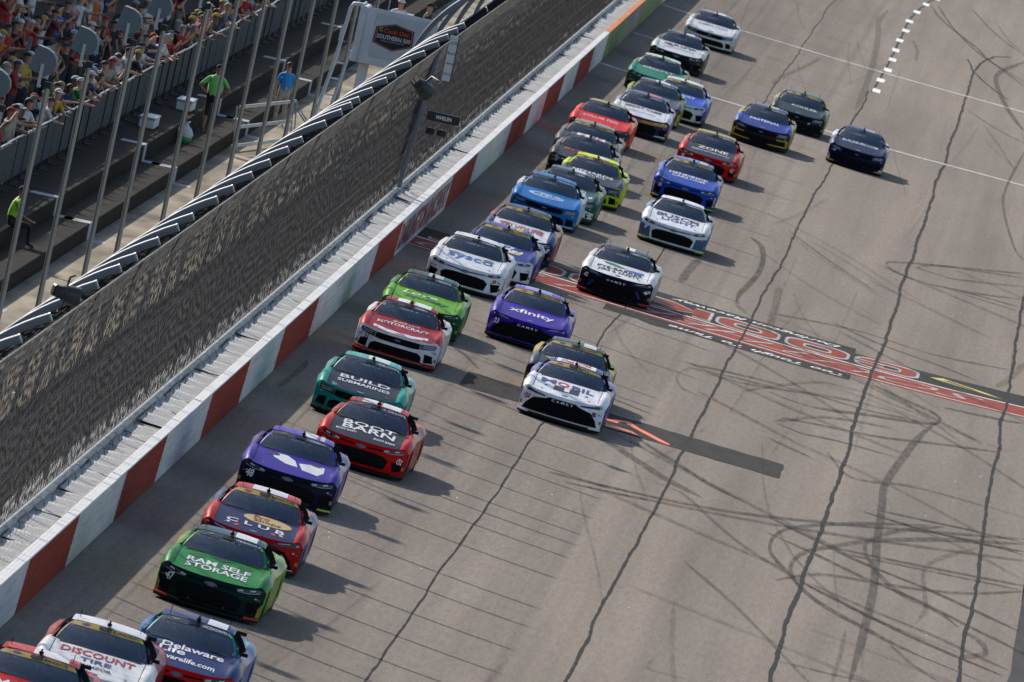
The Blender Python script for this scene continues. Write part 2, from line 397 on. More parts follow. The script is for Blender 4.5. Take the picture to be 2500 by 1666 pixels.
def rubber(name, dens):
    if name in MATS: return MATS[name]
    m = bpy.data.materials.new(name); m.use_nodes = True; nt = m.node_tree; b = nt.nodes['Principled BSDF']
    b.inputs['Base Color'].default_value = (.035, .034, .033, 1); b.inputs['Roughness'].default_value = .85; b.inputs['Specular IOR Level'].default_value = .15
    tc = nt.nodes.new('ShaderNodeTexCoord'); n = nt.nodes.new('ShaderNodeTexNoise'); n.inputs['Scale'].default_value = 7; n.inputs['Detail'].default_value = 6
    mp = nt.nodes.new('ShaderNodeMapping'); mp.inputs['Scale'].default_value = (1, .12, 1)
    mr = nt.nodes.new('ShaderNodeMapRange'); mr.inputs['From Min'].default_value = .3; mr.inputs['From Max'].default_value = .65
    mr.inputs['To Min'].default_value = dens*.35; mr.inputs['To Max'].default_value = min(1, dens)
    nt.links.new(tc.outputs['Object'], mp.inputs['Vector']); nt.links.new(mp.outputs['Vector'], n.inputs['Vector'])
    nt.links.new(n.outputs['Fac'], mr.inputs['Value']); nt.links.new(mr.outputs['Result'], b.inputs['Alpha'])
    MATS[name] = m; return m
def skid(pts, w, dens):
    def width(d):
        k = math.hypot(d.x, .07*d.y) / .07
        return min(max(w, .05)*k, .34 + w)
    me = ribbon(pts, width, jit=.012, taper=.12, step=.7).mesh('skid_mark')
    dq = max(.1, round(dens*.76*10)/10)
    obj('skid_mark', me, rubber('tyre_rubber_%d' % int(dq*10), dq), track)
PW = mat('worn_white_paint', (.62, .61, .58), .7, noise=.3, scale=5)
WHITE = mat('white_paint', (.78, .77, .75), .6, noise=.12, scale=5)
# the start and finish stripe
BLK = mat('black_paint', (.016, .017, .019), .9, noise=.3, scale=4, spec=.1)
RED = mat('red_stripe_paint', (.27, .043, .028), .9, noise=.3, scale=3, spec=.1)
WORN = mat('worn_letter_white', (.42, .41, .39), .9, noise=.35, scale=2.5, spec=.1)
YEL = mat('yellow_stripe_paint', (.55, .45, .06), .6, noise=.2, scale=4)
def swing(x): return .0 if x < 9 else .065*(x-9)**2        # the stripe bends with the flattening bank
def paint_quad(name, x0, x1, y0, y1, m, n=14):
    z = next_z(); xs = [x0 + (x1-x0)*k/n for k in range(n+1)]
    return obj(name, MB().grid([[(x, y0+swing(x), z) for x in xs], [(x, y1+swing(x), z) for x in xs]], False).mesh(), m, track)
stripe_map = lambda z: (lambda x, y: (x, y + swing(x), z))
def paint_shape(name, shape, m):
    z = next_z(); obj(name, drape(shape, stripe_map(z), .4, 0, name, flip=False), m, track)
paint_quad('stripe_ground', .0, 16.9, -.5, 4.2, BLK)
paint_quad('stripe_edge', 6.2, 11.7, 4.2, 6.2, BLK)
paint_quad('stripe_edge', 5.3, 11.8, -7.2, -4.75, BLK)
paint_quad('stripe_band', .0, 16.9, -4.75, -.62, RED)
def rrect(cx, cy, w, h, k=.30):
    """Rounded block letter outline, long in y."""
    pts = []
    for sx, sy, a0 in ((1, 1, 0), (-1, 1, 90), (-1, -1, 180), (1, -1, 270)):
        for q in range(5):
            a_ = math.radians(a0 + q*22.5); pts.append((cx + sx*(w/2-w*k) + w*k*math.cos(a_), cy + sy*(h/2-h*k) + h*k*math.sin(a_)))
    return poly(pts)
def block_letter(ch, cx, cy=1.98, w=1.74, h=4.0):
    T_ = lambda pts: poly([(cx - x*w/2, cy - y*h/2) for x, y in pts])          # drawn upright, painted turned about
    if ch in 'OCU':
        paint_shape('stripe_letter_edge', rrect(cx, cy, w, h), WORN); paint_shape('stripe_letter', rrect(cx, cy, w-.16, h-.75), RED)
        if ch == 'U':
            paint_shape('stripe_letter_edge', T_([(-.42, 1.0), (.42, 1.0), (.42, -.30), (-.42, -.30)]), WORN); paint_shape('stripe_letter_gap', T_([(-.33, 1.02), (.33, 1.02), (.33, -.12), (-.33, -.12)]), BLK)
        else:
            paint_shape('stripe_letter_edge', rrect(cx, cy, w*.44, h*.40), WORN); paint_shape('stripe_letter_gap', rrect(cx, cy, w*.44-.14, h*.40-.6), BLK)
        if ch == 'C':
            paint_shape('stripe_letter_edge', T_([(.1, .26), (1.02, .26), (1.02, -.26), (.1, -.26)]), WORN); paint_shape('stripe_letter_gap', T_([(.05, .12), (1.03, .12), (1.03, -.12), (.05, -.12)]), BLK)
    else:
        P_ = {'K': [(-.98, 1), (-.42, 1), (-.42, .25), (.35, 1), (1, 1), (.12, .05), (1, -1), (.32, -1), (-.42, -.2), (-.42, -1), (-.98, -1)], 'T': [(-1, 1), (1, 1), (1, .5), (.3, .5), (.3, -1), (-.3, -1), (-.3, .5), (-1, .5)]}[ch]
        paint_shape('stripe_letter_edge', T_(P_), WORN); paint_shape('stripe_letter', T_([(x*.90, y*.84) for x, y in P_]), RED)
for ch, cx in zip('COOK', (12.62, 10.74, 8.87, 7.05)): block_letter(ch, cx)
for ch, cx in zip('OUT', (4.9, 3.05, 1.15)): block_letter(ch, cx)
paint_shape('stripe_logo', poly([(13.75, 2.4), (15.75, .1+.6), (15.2, 1.8), (14.1, 3.3)]), YEL)
paint_shape('stripe_logo_hole', poly([(14.1, 2.5), (15.15, 1.2), (14.9, 1.9), (14.25, 2.8)]), BLK)
for a, b in ((.0, -.55), (16.9, -.55)): pass
z = next_z(); obj('stripe_line', MB().grid([[(x*.5, y+swing(x*.5), z) for x in range(0, 34)] for y in (-.62, -.38)], False).mesh(), WHITE, track)
z = next_z(); obj('stripe_line', MB().grid([[(x*.5, y+swing(x*.5), z) for x in range(0, 34)] for y in (-4.35, -4.15)], False).mesh(), PW, track)
paint_shape('stripe_wording', fit_text('SOUTHERN 500', 7.7, -2.3, 15.2, 2.1, shear=.5, bold=-.012, turn=True), WORN)
paint_shape('stripe_script', fit_text('Darlington Raceway', 9.0, 5.1, 4.6, 1.2, shear=.4, turn=True), WHITE)
paint_shape('stripe_script', fit_text('Too Tough To Tame', 9.3, -6.0, 4.6, 1.2, shear=.4, turn=True), WHITE)
# dark resurfaced patch with two orange survey marks
z = next_z(); rg_ = random.Random(9); N_ = 30; jj = lambda s_: rg_.uniform(-s_, s_)
rim_ = [(3.57+7.5*k/N_, -47.8+.4*k/N_+jj(.10)) for k in range(N_+1)] + [(11.08+jj(.02), -46.5), (11.06+jj(.02), -45.2), (11.07+jj(.02), -44)] + [(11.05-7.5*k/N_, -42.8+jj(.10)) for k in range(N_+1)] + [(3.55+jj(.02), -44.2), (3.56+jj(.02), -46)]
obj('asphalt_patch', MB().add([(x, y, z) for x, y in rim_], [tuple(range(len(rim_)))]).mesh(),
    mat('patch_asphalt', (.032, .030, .029), .95, noise=.35, scale=3, stretch=(1, .2, 1), spec=.08), track)
z = next_z(); obj('asphalt_patch', MB().add([(5.26, -5.4, z), (6.6, -7.9, z), (7.2, -7.6, z), (6.0, -4.7, z)], [(0, 1, 2, 3)]).mesh(), MATS['patch_asphalt'], track)
SEAL = mat('crack_sealant', (.016, .016, .017), .9, noise=.3, scale=6, spec=.1)
def seam(pts, w, name='seam'):
    P_ = [Vector((x, y)) for x, y in pts]; Q_ = []
    for p0, p1 in zip(P_, P_[1:]):                      # hand-poured sealant: uneven on both sides
        n_ = max(1, int((p1-p0).length/2.2))
        for k_ in range(n_): Q_.append((p0 + (p1-p0)*k_/n_) + Vector((random.uniform(-.022, .022), random.uniform(-.6, .6))))
    Q_.append(P_[-1])
    me = ribbon([tuple(q) for q in Q_], lambda d_: w*.70*random.uniform(.7, 1.2), jit=.10, step=.55).mesh(name); obj(name, me, SEAL, track)
def wob(x, y0, y1, amp=.05, st=9):
    ys = [y0 + (y1-y0)*k/int(abs(y1-y0)/st) for k in range(int(abs(y1-y0)/st)+1)]
    return [(x + random.uniform(-amp, amp), y) for y in ys]
seam(wob(5.74, -150, 30, .04), .055)
seam(wob(5.70, 30, 300, .05), .05)
seam(wob(8.84, -150, 160, .05), .085)
seam([(8.95, 160), (8.98, 171), (9.02, 183), (9.02, 204), (8.98, 226), (9.0, 240), (9.1, 252), (9.35, 264), (9.9, 280)], .11)
seam(wob(12.32, -150, 205, .06), .125)
seam([(12.28, 205), (12.5, 217), (12.9, 226), (13.6, 231)], .13)
seam([(11.9, 215.5), (12.28, 205), (13.0, 196), (13.9, 188)], .13)
seam(wob(15.84, -150, 120, .05), .11)
obj('cross_line', ribbon([(.05, 181.6), (3.3, 179.7), (9, 179.3), (14.6, 181.0), (16.8, 182)], .55, .12, step=.5).mesh(), PW, track)
obj('cross_line', ribbon([(.05, 150.8), (1.6, 150.6)], .45, .12, step=.5).mesh(), PW, track)
obj('cross_line', ribbon([(.05, 120.7), (1, 120.0), (4, 119.7), (10.5, 120.0), (13.4, 121.5), (16.8, 123)], .5, .12, step=.5).mesh(), PW, track)
for x, y in DASH:
    z = next_z(); j = [random.uniform(-.02, .02) for _ in range(8)]
    me = MB().add([(x-.15+j[0], y-1.6+j[4]*9, z), (x+.15+j[1], y-1.6+j[5]*9, z), (x+.15+j[2], y+1.6+j[6]*9, z), (x-.15+j[3], y+1.6+j[7]*9, z)], [(0, 1, 2, 3)]).mesh()
    obj('painted_block', me, WHITE, track)
ORG = mat('orange_marking', (.85, .13, .03), .6)
obj('orange_mark', ribbon([(6.6, -45.3), (6.99, -45.1), (7.32, -44.1), (7.61, -44.95), (8.0, -46.0), (8.46, -47.3)], lambda d: .055*math.hypot(d.x, .07*d.y)/.07, 0, .05, step=.3).mesh(), ORG, track)
obj('orange_mark', ribbon([(6.7, -46.97), (7.66, -46.72)], .75, 0, step=.3).mesh(), ORG, track)
for pts, w, dens in SKIDS: skid(pts, w, dens)
rs = random.Random(4)
for k in range(46):                                      # faint marks of slides down the straight
    x = rs.uniform(1.6, 15.5); y = rs.uniform(-140, 230); ln = rs.uniform(12, 45); dx = rs.uniform(-1.2, 1.6)
    skid([(x, y), (x+dx*.4, y-ln*.5), (x+dx, y-ln)], rs.choice((.03, .05, .09)), rs.choice((.2, .2, .3)))

for k in range(26):                                      # thin crossing streaks where cars have spun to the inside
    x = rs.uniform(6.5, 13.5); y = rs.uniform(-88, 60); dx = rs.uniform(2.5, 6.5); dy = rs.uniform(4, 22)
    skid([(x, y), (x+dx*.45, y-dy*(.45+rs.uniform(-.1, .1))), (min(x+dx, 16.8), y-dy)], rs.choice((.02, .03, .05)), rs.choice((.25, .35, .5)))

# ---------------------------------------------------------------- outer wall
wall = tag(empty('outer_wall', BANK), 'long red and white steel and foam barrier wall along the outside of the track', 'wall')
WW = mat('wall_white', (.66, .645, .62), .7, spec=.06, noise=.14, scale=2.2, stretch=(1, .3, 2.5), bump=.1)
WR = mat('wall_red', (.31, .042, .026), .75, spec=.05, noise=.2, scale=2.0, stretch=(1, .3, 2.5), bump=.1)
WG = mat('wall_green', (.085, .20, .04), .6, noise=.5, scale=.55, stretch=(1, .5, 2))
WO = mat('wall_orange_cap', (.75, .20, .03), .6, noise=.1)
kinds = ['W', 'R', 'W', 'R', 'W', 'R', 'W', 'R', 'W', 'R', 'S', 'R', 'W', 'R', 'W', 'R', 'W', 'R', 'W', 'G', 'W', 'R', 'W', 'R', 'W']
ends = [-142.0] + BREAKS + [190, 203, 216, 229, 290]
kinds = ['R'] + kinds; ends = [-172.] + [-153.] + ends[1:] if False else [-175., -142.] + BREAKS + [190, 203, 216, 229, 290]
kinds = ['R', 'W', 'R', 'W', 'R', 'W', 'R', 'W', 'R', 'W', 'R', 'S', 'R', 'W', 'R', 'W', 'R', 'W', 'R', 'W', 'G', 'W', 'R', 'W', 'R', 'W']
def scuffed(m, amount):
    nt = m.node_tree; b = nt.nodes['Principled BSDF']; src = b.inputs['Base Color'].links[0].from_socket
    tc = nt.nodes.new('ShaderNodeTexCoord'); mp = nt.nodes.new('ShaderNodeMapping'); mp.inputs['Scale'].default_value = (1, .16, 5)
    n = nt.nodes.new('ShaderNodeTexNoise'); n.inputs['Scale'].default_value = 1.1; n.inputs['Detail'].default_value = 7
    r = nt.nodes.new('ShaderNodeMapRange'); r.inputs['From Min'].default_value = .54; r.inputs['From Max'].default_value = .72; r.inputs['To Max'].default_value = amount
    mx = nt.nodes.new('ShaderNodeMix'); mx.data_type = 'RGBA'; mx.inputs[7].default_value = (.05, .048, .046, 1)
    for a_, b_ in ((tc.outputs['Object'], mp.inputs['Vector']), (mp.outputs['Vector'], n.inputs['Vector']), (n.outputs['Fac'], r.inputs['Value']), (r.outputs['Result'], mx.inputs['Factor']), (src, mx.inputs[6]), (mx.outputs[2], b.inputs['Base Color'])): nt.links.new(a_, b_)
scuffed(WW, .2); scuffed(WR, .4)
COURSE = .198
for k, (a, b) in enumerate(zip(ends, ends[1:])):
    kd = kinds[k]; m = {'W': WW, 'R': WR, 'S': WW, 'G': WG}[kd]
    for c in range(5):
        me = MB().box((-.16, a+.002, .012+c*COURSE), (-.0006*(c % 2), b-.002, (c+1)*COURSE-.002), .007).mesh()
        obj('panel', me, m, wall)
    n = max(1, round((b-a)/3.05))
    for q in range(n):
        y0 = a + (b-a)*q/n; y1 = a + (b-a)*(q+1)/n
        h = random.uniform(0, .008)
        obj('cap', MB().box((-.185, y0+.012, .992), (.010, y1-.012, 1.022+h), .008).mesh(), WO if kd == 'G' else WHITE, wall)
# lettering on the wall where the stripe meets it
wl = drape(fit_text('DARLINGTON RACEWAY', (BREAKS[9]+BREAKS[10])/2, .5, BREAKS[10]-BREAKS[9]-1.0, .74, bold=.05), lambda a, b: (.006, a, b), 0, 0, flip=False)
obj('wall_lettering', wl, mat('wall_letter_red', (.24, .03, .028), .6, noise=.2), wall)
gl = poly([(141, .15), (153, .12), (156, .9), (144, .95)])
obj('wall_advert', drape(gl, lambda a, b: (.006, a, b), 0, 0), mat('advert_grey', (.22, .17, .20), .6, noise=.6, scale=.5), wall)
gl = drape(fit_text('VALVOLINE', 130, .5, 12, .5, shear=.2), lambda a, b: (.006, a, b), 0, 0)
# concrete wall behind, and the crumpled white covers over the foam between the two
obj('concrete_wall', MB().box((-1.16, -175, -.2), (-.80, 290, 1.06), .02).mesh(), mat('old_white_concrete', (.50, .50, .485), .85, noise=.3, scale=1.6, bump=.3), wall)
CV = mat('cover_plastic', (.43, .43, .42), .6, spec=.2, noise=.2, scale=3.5, bump=.25)
STRAP = mat('black_strap', (.015, .015, .016), .6)
obj('foam_fill', MB().box((-.799, -175, .20), (-.162, 290, .86)).mesh(), mat('pale_foam', (.34, .34, .33), .9, noise=.3, scale=1.2, spec=.1), wall)
cover_meshes = []
for k in range(6):
    rr = random.Random(50+k); rows = []
    for i in range(9):
        t = i/8; row = []; fold = rr.uniform(.018, .042)
        for j in range(7):
            u = j/6
            lift = fold*math.exp(-((1-t)/.07)**2) * (.7+.6*rr.random())
            row.append((-.785 + .60*u, 1.9*t, .905 + lift + .004*rr.uniform(-1, 1) - .012*math.sin(PI*u)*(1-t)))
        rows.append(row)
    rows.append([(p[0], p[1]+.03, p[2]-.06) for p in rows[-1]])
    cover_meshes.append(MB().grid(rows, True, flip=True).mesh('cover_sheet'))
strap_mesh = MB().tube([(-.79, 0, 1.07), (-.74, -.05, 1.10), (-.66, -.12, 1.05), (-.62, -.2, .96)], .006, 4).mesh('strap')
strap_mesh.materials.append(STRAP)
y = -172.
while y < 285:
    o = obj('cover_sheet', random.choice(cover_meshes), CV, wall, slot_obj=False); o.location = (0, y, random.uniform(-.03, .012)); o.rotation_euler = (random.uniform(-.006, .006), random.uniform(-.05, .05), 0)
    if y < 130:
        s = obj('strap', strap_mesh, None, wall); s.location = (0, y+random.uniform(.2, .6), 0)
    y += random.choice((1.6, 1.8, 1.86, 1.88, 1.9)) + random.uniform(-.05, .05)

# ---------------------------------------------------------------- catch fence
fence = tag(empty('catch_fence', BANK), 'tall wire catch fence with curved grey pipe posts above the outer wall', 'fence')
FX, FZ, FR, FA = -1.0, 3.9, 3.3, math.radians(58)
def fprof(s, off=0.):
    """Fence cross-section: upright, then curving over the track. off moves it to the track side."""
    up = FZ - 1.0
    if s <= up: return (FX + off, 1.0 + s)
    a = min((s - up)/FR, FA + .02); r = FR - off
    return (FX + FR - r*math.cos(a), FZ + r*math.sin(a))
SMAX = FZ - 1.0 + FR*FA
PIPE = mat('grey_pipe', (.15, .175, .205), .55, metal=.15, noise=.15, scale=3, spec=.6)
pp = MB().tube([(fprof(s)[0], 0, fprof(s)[1]) for s in [0, 1.4] + [2.9+FR*FA*k/16 for k in range(17)]], [.036, .036] + [.036+.034*min(1, k/5) for k in range(17)], 12).mesh('post')
pp.materials.append(PIPE)
posts = sorted([t[0] for t in TIPS] + [TIPS[-1][0]-5.7*k for k in range(1, 5)] + [TIPS[0][0] + 11.5*k for k in range(1, 27)])
for yy in posts:
    o = obj('post', pp, None, fence); o.location = (0, yy, .55 if yy > -22 else 0)
collar = MB().tube([(fprof(SMAX)[0]-.01, 0, fprof(SMAX)[1]-.006), (fprof(SMAX)[0]+.012, 0, fprof(SMAX)[1]+.008)], .073, 12).mesh('post_rim')
collar.materials.append(mat('pipe_rim', (.30, .31, .32), .4, metal=.3))
for yy in posts:
    if yy < 0:
        o = obj('post_rim', collar, None, fence); o.location = (0, yy, 0)
WIRE = mat('fence_wire', (.024, .026, .031), .6, noise=.5, scale=3, spec=.15)
WIRE2 = mat('fence_wire_rows', (.095, .102, .118), .5, metal=.2, noise=.6, scale=2, spec=.3)
def wires(y0, y1, pitch, rad):
    m = MB(); ss = [0, 1.4, 2.9, 3.4, 3.9, 4.4, 5.0, 5.6, SMAX]
    n = int((y1-y0)/pitch)
    for k in range(n):
        for sg in (1, -1):
            yb = y0 + (k + random.uniform(-.3, .3))*pitch
            m.tube([(fprof(s, .12)[0] + .004*sg, yb + sg*s*.62, fprof(s, .12)[1]) for s in ss], rad, 3, caps=False, smooth=False)
    return m
tag(obj('wire_mesh', wires(-178, 30, .28, .0048).mesh(), WIRE, fence), kind='stuff')
tag(obj('wire_mesh', wires(30, 292, .34, .0056).mesh(), WIRE, fence), kind='stuff')
rowsm = MB()
for k in range(64):
    s = .05 + k*SMAX/100.5; x, z = fprof(s, .114); j = random.uniform(-.012, .012)
    rowsm.tube([(x, -178, z+j), (x, -90, z+j*.3), (x, 0, z-j), (x, 120, z+j), (x, 290, z)], .0036, 3, caps=False, smooth=False)
tag(obj('wire_mesh', rowsm.mesh(), WIRE2, fence), kind='stuff')
obj('wide_post', MB().box((-.86, -.10, 1.06), (-.74, .05, 5.2), .02).mesh(), PIPE, fence)
CABLE = mat('steel_cable', (.30, .31, .32), .35, metal=.9)
for s in (.06, 1.0, 2.0, 3.0, 4.0, 5.0, SMAX-.02):
    x, z = fprof(s, .128)
    rad = .007 if s < SMAX-.1 else .014
    obj('cable', MB().tube([(x, -178, z), (x, 55, z), (x, 290, z)], rad, 5).mesh(), CABLE if s > SMAX-.1 else WIRE, fence)

# ---------------------------------------------------------------- walkway and grandstand (upright world)
Y0, Y1 = -190., 260.
PAVE = mat('walkway_concrete', (.30, .258, .195), .95, spec=.05, noise=.55, scale=1.1, stretch=(1, .25, 1), bump=.15)  # strong colour mottling stands in for the shadow stripes on the walkway
tag(obj('walkway', MB().box((-5.47, Y0, -3.4), (-2.75, Y1, .97)).mesh(), PAVE), kind='structure')
tag(obj('shade_strip', MB().box((-2.745, Y0, -3.4), (-1.22, Y1, .82)).mesh(), mat('shade_strip_dark', (.030, .029, .028), .9, noise=.5, scale=1.5, spec=.05)), kind='structure')  # added near-black strip: its colour stands for shade behind the fence
for x in (-4.35, -3.75):
    obj('kerb_rail', MB().tube([(x, Y0, 1.0), (x, 0, 1.0), (x, Y1, 1.0)], .035, 6).mesh(), mat('dull_galvanised', (.33, .33, .32), .5, metal=.4), bpy.data.objects['walkway'])
stand = tag(empty('grandstand'), 'shade-dark stepped concrete grandstand behind the fence at upper left', 'grandstand')
STEP = mat('stand_concrete_shade', (.032, .028, .024), .95, spec=.04, noise=.42, scale=.9, bump=.25)  # near-black base colour carries the deep shade of the stand
TIERS = [(-6.32, -5.47, 1.36), (-8.37, -6.32, 1.77)]
for r in range(11): TIERS.append((-8.37-.85*(r+1), -8.37-.85*r, 2.17+.40*r))
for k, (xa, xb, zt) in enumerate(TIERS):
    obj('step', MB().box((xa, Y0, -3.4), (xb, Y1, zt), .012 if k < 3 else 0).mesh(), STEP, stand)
for k in range(90):  # out-of-view bays added to shade the stand; gaps and heights make dapples
    obj('unseen_shade_bay', MB().box((-19.6, Y0+5*k, -3.4), (-17.72, Y0+5*k+4.3, random.uniform(13.2, 14.3))).mesh(), STEP, stand)
PALE = mat('step_edge_paint', (.42, .44, .46), .9, spec=.05, noise=.35, scale=6)
for yy in (-101, -73, -45, -17, 11, 39, 67, 95):
    for (xa, xb, z, zn) in ((-8.3, -6.32, 1.77, 1.36), (-6.32, -5.47, 1.36, .97)):
        me = MB().box((xb-.62, yy-.45, z+.001), (xb+.006, yy+.45, z+.006))
        me.box((xb+.002, yy-.45, zn+.004), (xb+.008, yy+.45, z+.006)); me.box((xb+.010, yy-.45, zn+.002), (xb+.45, yy+.45, zn+.006))
        obj('painted_edge', me.mesh(), PALE, stand)
# crowd barrier: grey sheeted panels on dark posts
barrier = tag(empty('crowd_barrier'), 'long grey panelled barrier fence with black posts in front of the crowd', 'barrier')
BP = mat('barrier_sheet', (.07, .083, .095), .8, spec=.08, noise=.2, scale=3)
BPOST = mat('barrier_post', (.013, .014, .016), .5)
BRAIL = mat('barrier_rail', (.36, .38, .40), .4, metal=.5)
BX, BZ = -7.5, 1.77
pw = 2.75
panel_me = MB().box((-.018, .06, .16), (.012, pw-.06, 1.05)).box((-.02, .06, .60), (.02, pw-.06, .625))
panel_me = panel_me.mesh('panel'); panel_me.materials.append(BP)
rail_me = MB().tube([(0, 0, 1.12), (0, pw, 1.12)], .028, 6).mesh('rail'); rail_me.materials.append(BRAIL)
post_me = MB().box((-.03, -.03, 0), (.03, .03, 1.12)); post_me.box((-.05, -.05, 0), (.20, .05, .03))
post_me = post_me.mesh('post'); post_me.materials.append(BPOST)
for k in range(62):
    yy = -72 + k*pw
    for nm, me in (('panel', panel_me), ('rail', rail_me), ('post', post_me)):
        o = obj(nm, me, None, barrier); o.location = (BX + random.uniform(-.02, .02), yy, BZ)
# tall poles carrying loudspeakers
POLE = mat('pole_steel', (.36, .335, .30), .42, metal=.55, noise=.12, scale=2)
SPK = mat('speaker_grey', (.13, .16, .175), .6, noise=.08, scale=3)
SPKS = mat('speaker_bracket', (.45, .47, .48), .5)
DARK = mat('dark_fitting', (.012, .012, .013), .5)
pole_me = MB().tube([(0, 0, 0), (0, 0, 3), (0, 0, 6.5)], [.055, .050, .046], 10); pole_me.lathe([(.0, .02), (.13, .02), (.13, .0)], 8)
pole_me = pole_me.mesh('pole')
spk = MB(); prof = [(-.34, -.24), (.02, -.34), (.17, -.30), (.28, -.18), (.32, -.03), (.29, .12), (.20, .24), (.05, .32), (-.20, .36)]
n = len(prof)
spk.add([(x, -.26, z) for x, z in prof] + [(x, .26, z) for x, z in prof],
        [tuple(range(n))[::-1], tuple(range(n, 2*n))] + [(i, (i+1) % n, (i+1) % n+n, i+n) for i in range(n)])
spk = spk.mesh('cabinet')
brk_me = MB().box((-.04, -.30, -.62), (.04, -.27, -.06)); brk_me.box((-.04, -.30, -.64), (.04, .02, -.60)); brk_me = brk_me.mesh('bracket')
fit_me = MB().box((-.065, -.06, -.08), (.065, .06, .04)); fit_me.tube([(.05, -.06, .06), (.11, -.09, .20)], .02, 5); fit_me = fit_me.mesh('clamp')
ordn = ['first', 'second', 'third', 'fourth', 'fifth', 'sixth', 'seventh', 'eighth', 'ninth', 'tenth', 'eleventh', 'twelfth', 'thirteenth', 'fourteenth', 'fifteenth']
PY = [-115.2, -104.6, -94.4, -82.7, -73.9, -60.4, -49.6, -38.6, -27.8, -17.2, -6.0, 5.0, 16.0]
for k, yy in enumerate(PY):
    t = empty('loudspeaker_pole', Matrix.Translation((-3.0, yy, .97)))
    tag(t, 'tall slim steel pole with a speaker bracket, %s from the left edge' % ordn[k], 'pole', 'poles along the walkway')
    p_ = obj('pole', pole_me, POLE, t); obj('clamp', fit_me, DARK, t).location = (0, 0, 6.5)
    s = empty('loudspeaker', Matrix.Translation((-3.16, yy+.05, .97+6.90)))
    tag(s, 'grey rounded loudspeaker cabinet on top of the %s steel pole from the left' % ordn[k], 'loudspeaker', 'loudspeakers on the poles')
    obj('cabinet', spk, SPK, s); obj('bracket', brk_me, SPKS, s); s.scale = (.76, .76, .76)
# ---------------------------------------------------------------- stock cars
# car space: nose towards -y, ground at z = 0
HW = [(-2.45, .92), (-2.0, .955), (-1.45, .985), (-.9, .972), (0, .965), (.9, .975), (1.35, .985), (2.0, .975), (2.45, .93)]
ZC = [(-2.45, .585), (-2.25, .63), (-2.0, .68), (-1.6, .755), (-1.2, .825), (-.9, .865), (-.5, .885), (.9, .90), (1.5, .93), (1.8, .955), (2.2, .97), (2.45, .96)]
CR = [(-2.45, .55), (-2.1, .665), (-1.8, .755), (-1.45, .825), (-1.0, .868), (-.5, .89), (.5, .89), (1.0, .905), (1.35, .935), (1.9, .945), (2.45, .92)]
def hw(y): return sinterp(HW, y)
def top(x, y):
    a = abs(x)/hw(y); zc = sinterp(ZC, y); cr = sinterp(CR, y)
    if a < .66: return zc + .012*math.cos(a/.66*PI/2)
    if a < .86:
        k = (a-.66)/.20; k = k*k*(3-2*k); return zc + (cr - zc)*k - .010*math.sin(k*PI)
    return cr - .13*((a-.86)/.14)**2
def nose_y(x): return -2.45 + .40*abs(x/.95)**2.8
def lead_z(x): return top(x, nose_y(x)+.10)
def face(x, z):
    """Front fascia: y as a function of x, z."""
    zt = lead_z(x); q = max(0., min(1.05, (z-.12)/(zt-.12)))
    return nose_y(x) + .10*q**3 + .05*(1-q)**2
def ws(s, t):
    """Windshield: s across, t up."""
    xb = .765*s; yb = -.93 + .30*s*s; zb = top(xb, yb) + .004
    xt = .555*s; yt = -.25 + .09*s*s; zt = 1.228 - .028*s*s
    return (xb + (xt-xb)*t, yb + (yt-yb)*t, zb + (zt-zb)*t + .028*math.sin(PI*t))
def on_face(off=.004): return lambda x, z: (x, face(x, z) - off, z)
def on_hood(off=.004): return lambda x, y: (x, y, top(x, y) + off)
def on_ws(off=.005):
    def f(s, t):
        x, y, z = ws(s, t); return (x, y - off*.6, z + off*.8)
    return f
def roof_pt(s, v, off=0.):
    x = .605*s*(1-.03*v); y = (-.25+.09*s*s) + (1.03 - .16*s*s)*v
    return (x, y, 1.23 + .052*math.sin(PI*min(1, v*.93+.03)) - .030*s*s - .01*max(0, abs(s)-.85)*6 + off)
CAR = {}
def cm(key, fn):
    if key not in CAR:
        CAR[key] = fn(); CAR[key].name = 'car_' + str(key).replace(' ', '')
        if not CAR[key].materials: CAR[key].materials.append(None)
    return CAR[key]
def lin(a, b, n): return [a + (b-a)*k/n for k in range(n+1)]
def hood_me():
    rows = []
    for v in lin(0, 1, 12):
        row = []
        for u in lin(-1, 1, 16):
            x = .755*u; y0 = nose_y(x)+.10; y1 = min(-.93 + .30*(x/.735)**2 + .03, -.62); y = y0 + (y1-y0)*v; row.append((x, y, top(x, y)))
        rows.append(row)
    return MB().grid(rows).mesh()
def fender_me(sg):
    rows = []
    for v in lin(0, 1, 16):
        row = []
        for u in lin(0, 1, 9):
            a = .755 + (.952-.755)*u; y0 = nose_y(a)+.10; y1 = -.35 if u > .3 else -.93 + .30*(a/.735)**2 + .25
            y = y0 + (-.45-y0)*v; x = a*(hw(y)/.952) if u > 0 else a
            x = .755 + (hw(y)-.755)*u; row.append((sg*x, y, top(x, y)))
        rows.append(row)
    return MB().grid(rows, flip=sg < 0).mesh()
def bumper_me():
    rows = []
    for q in lin(0, 1, 9):
        row = []
        for u in lin(-1, 1, 28):
            x = .952*u; z = .12 + (lead_z(x)-.12)*q; row.append((x, face(x, z), z))
        rows.append(row)
    return MB().grid(rows).mesh()
def arch(y, zmin=.13):
    for yc in (-1.45, 1.345):
        d = y - yc
        if abs(d) < .375: return max(zmin, .335 + math.sqrt(.375**2 - d*d))
    return zmin
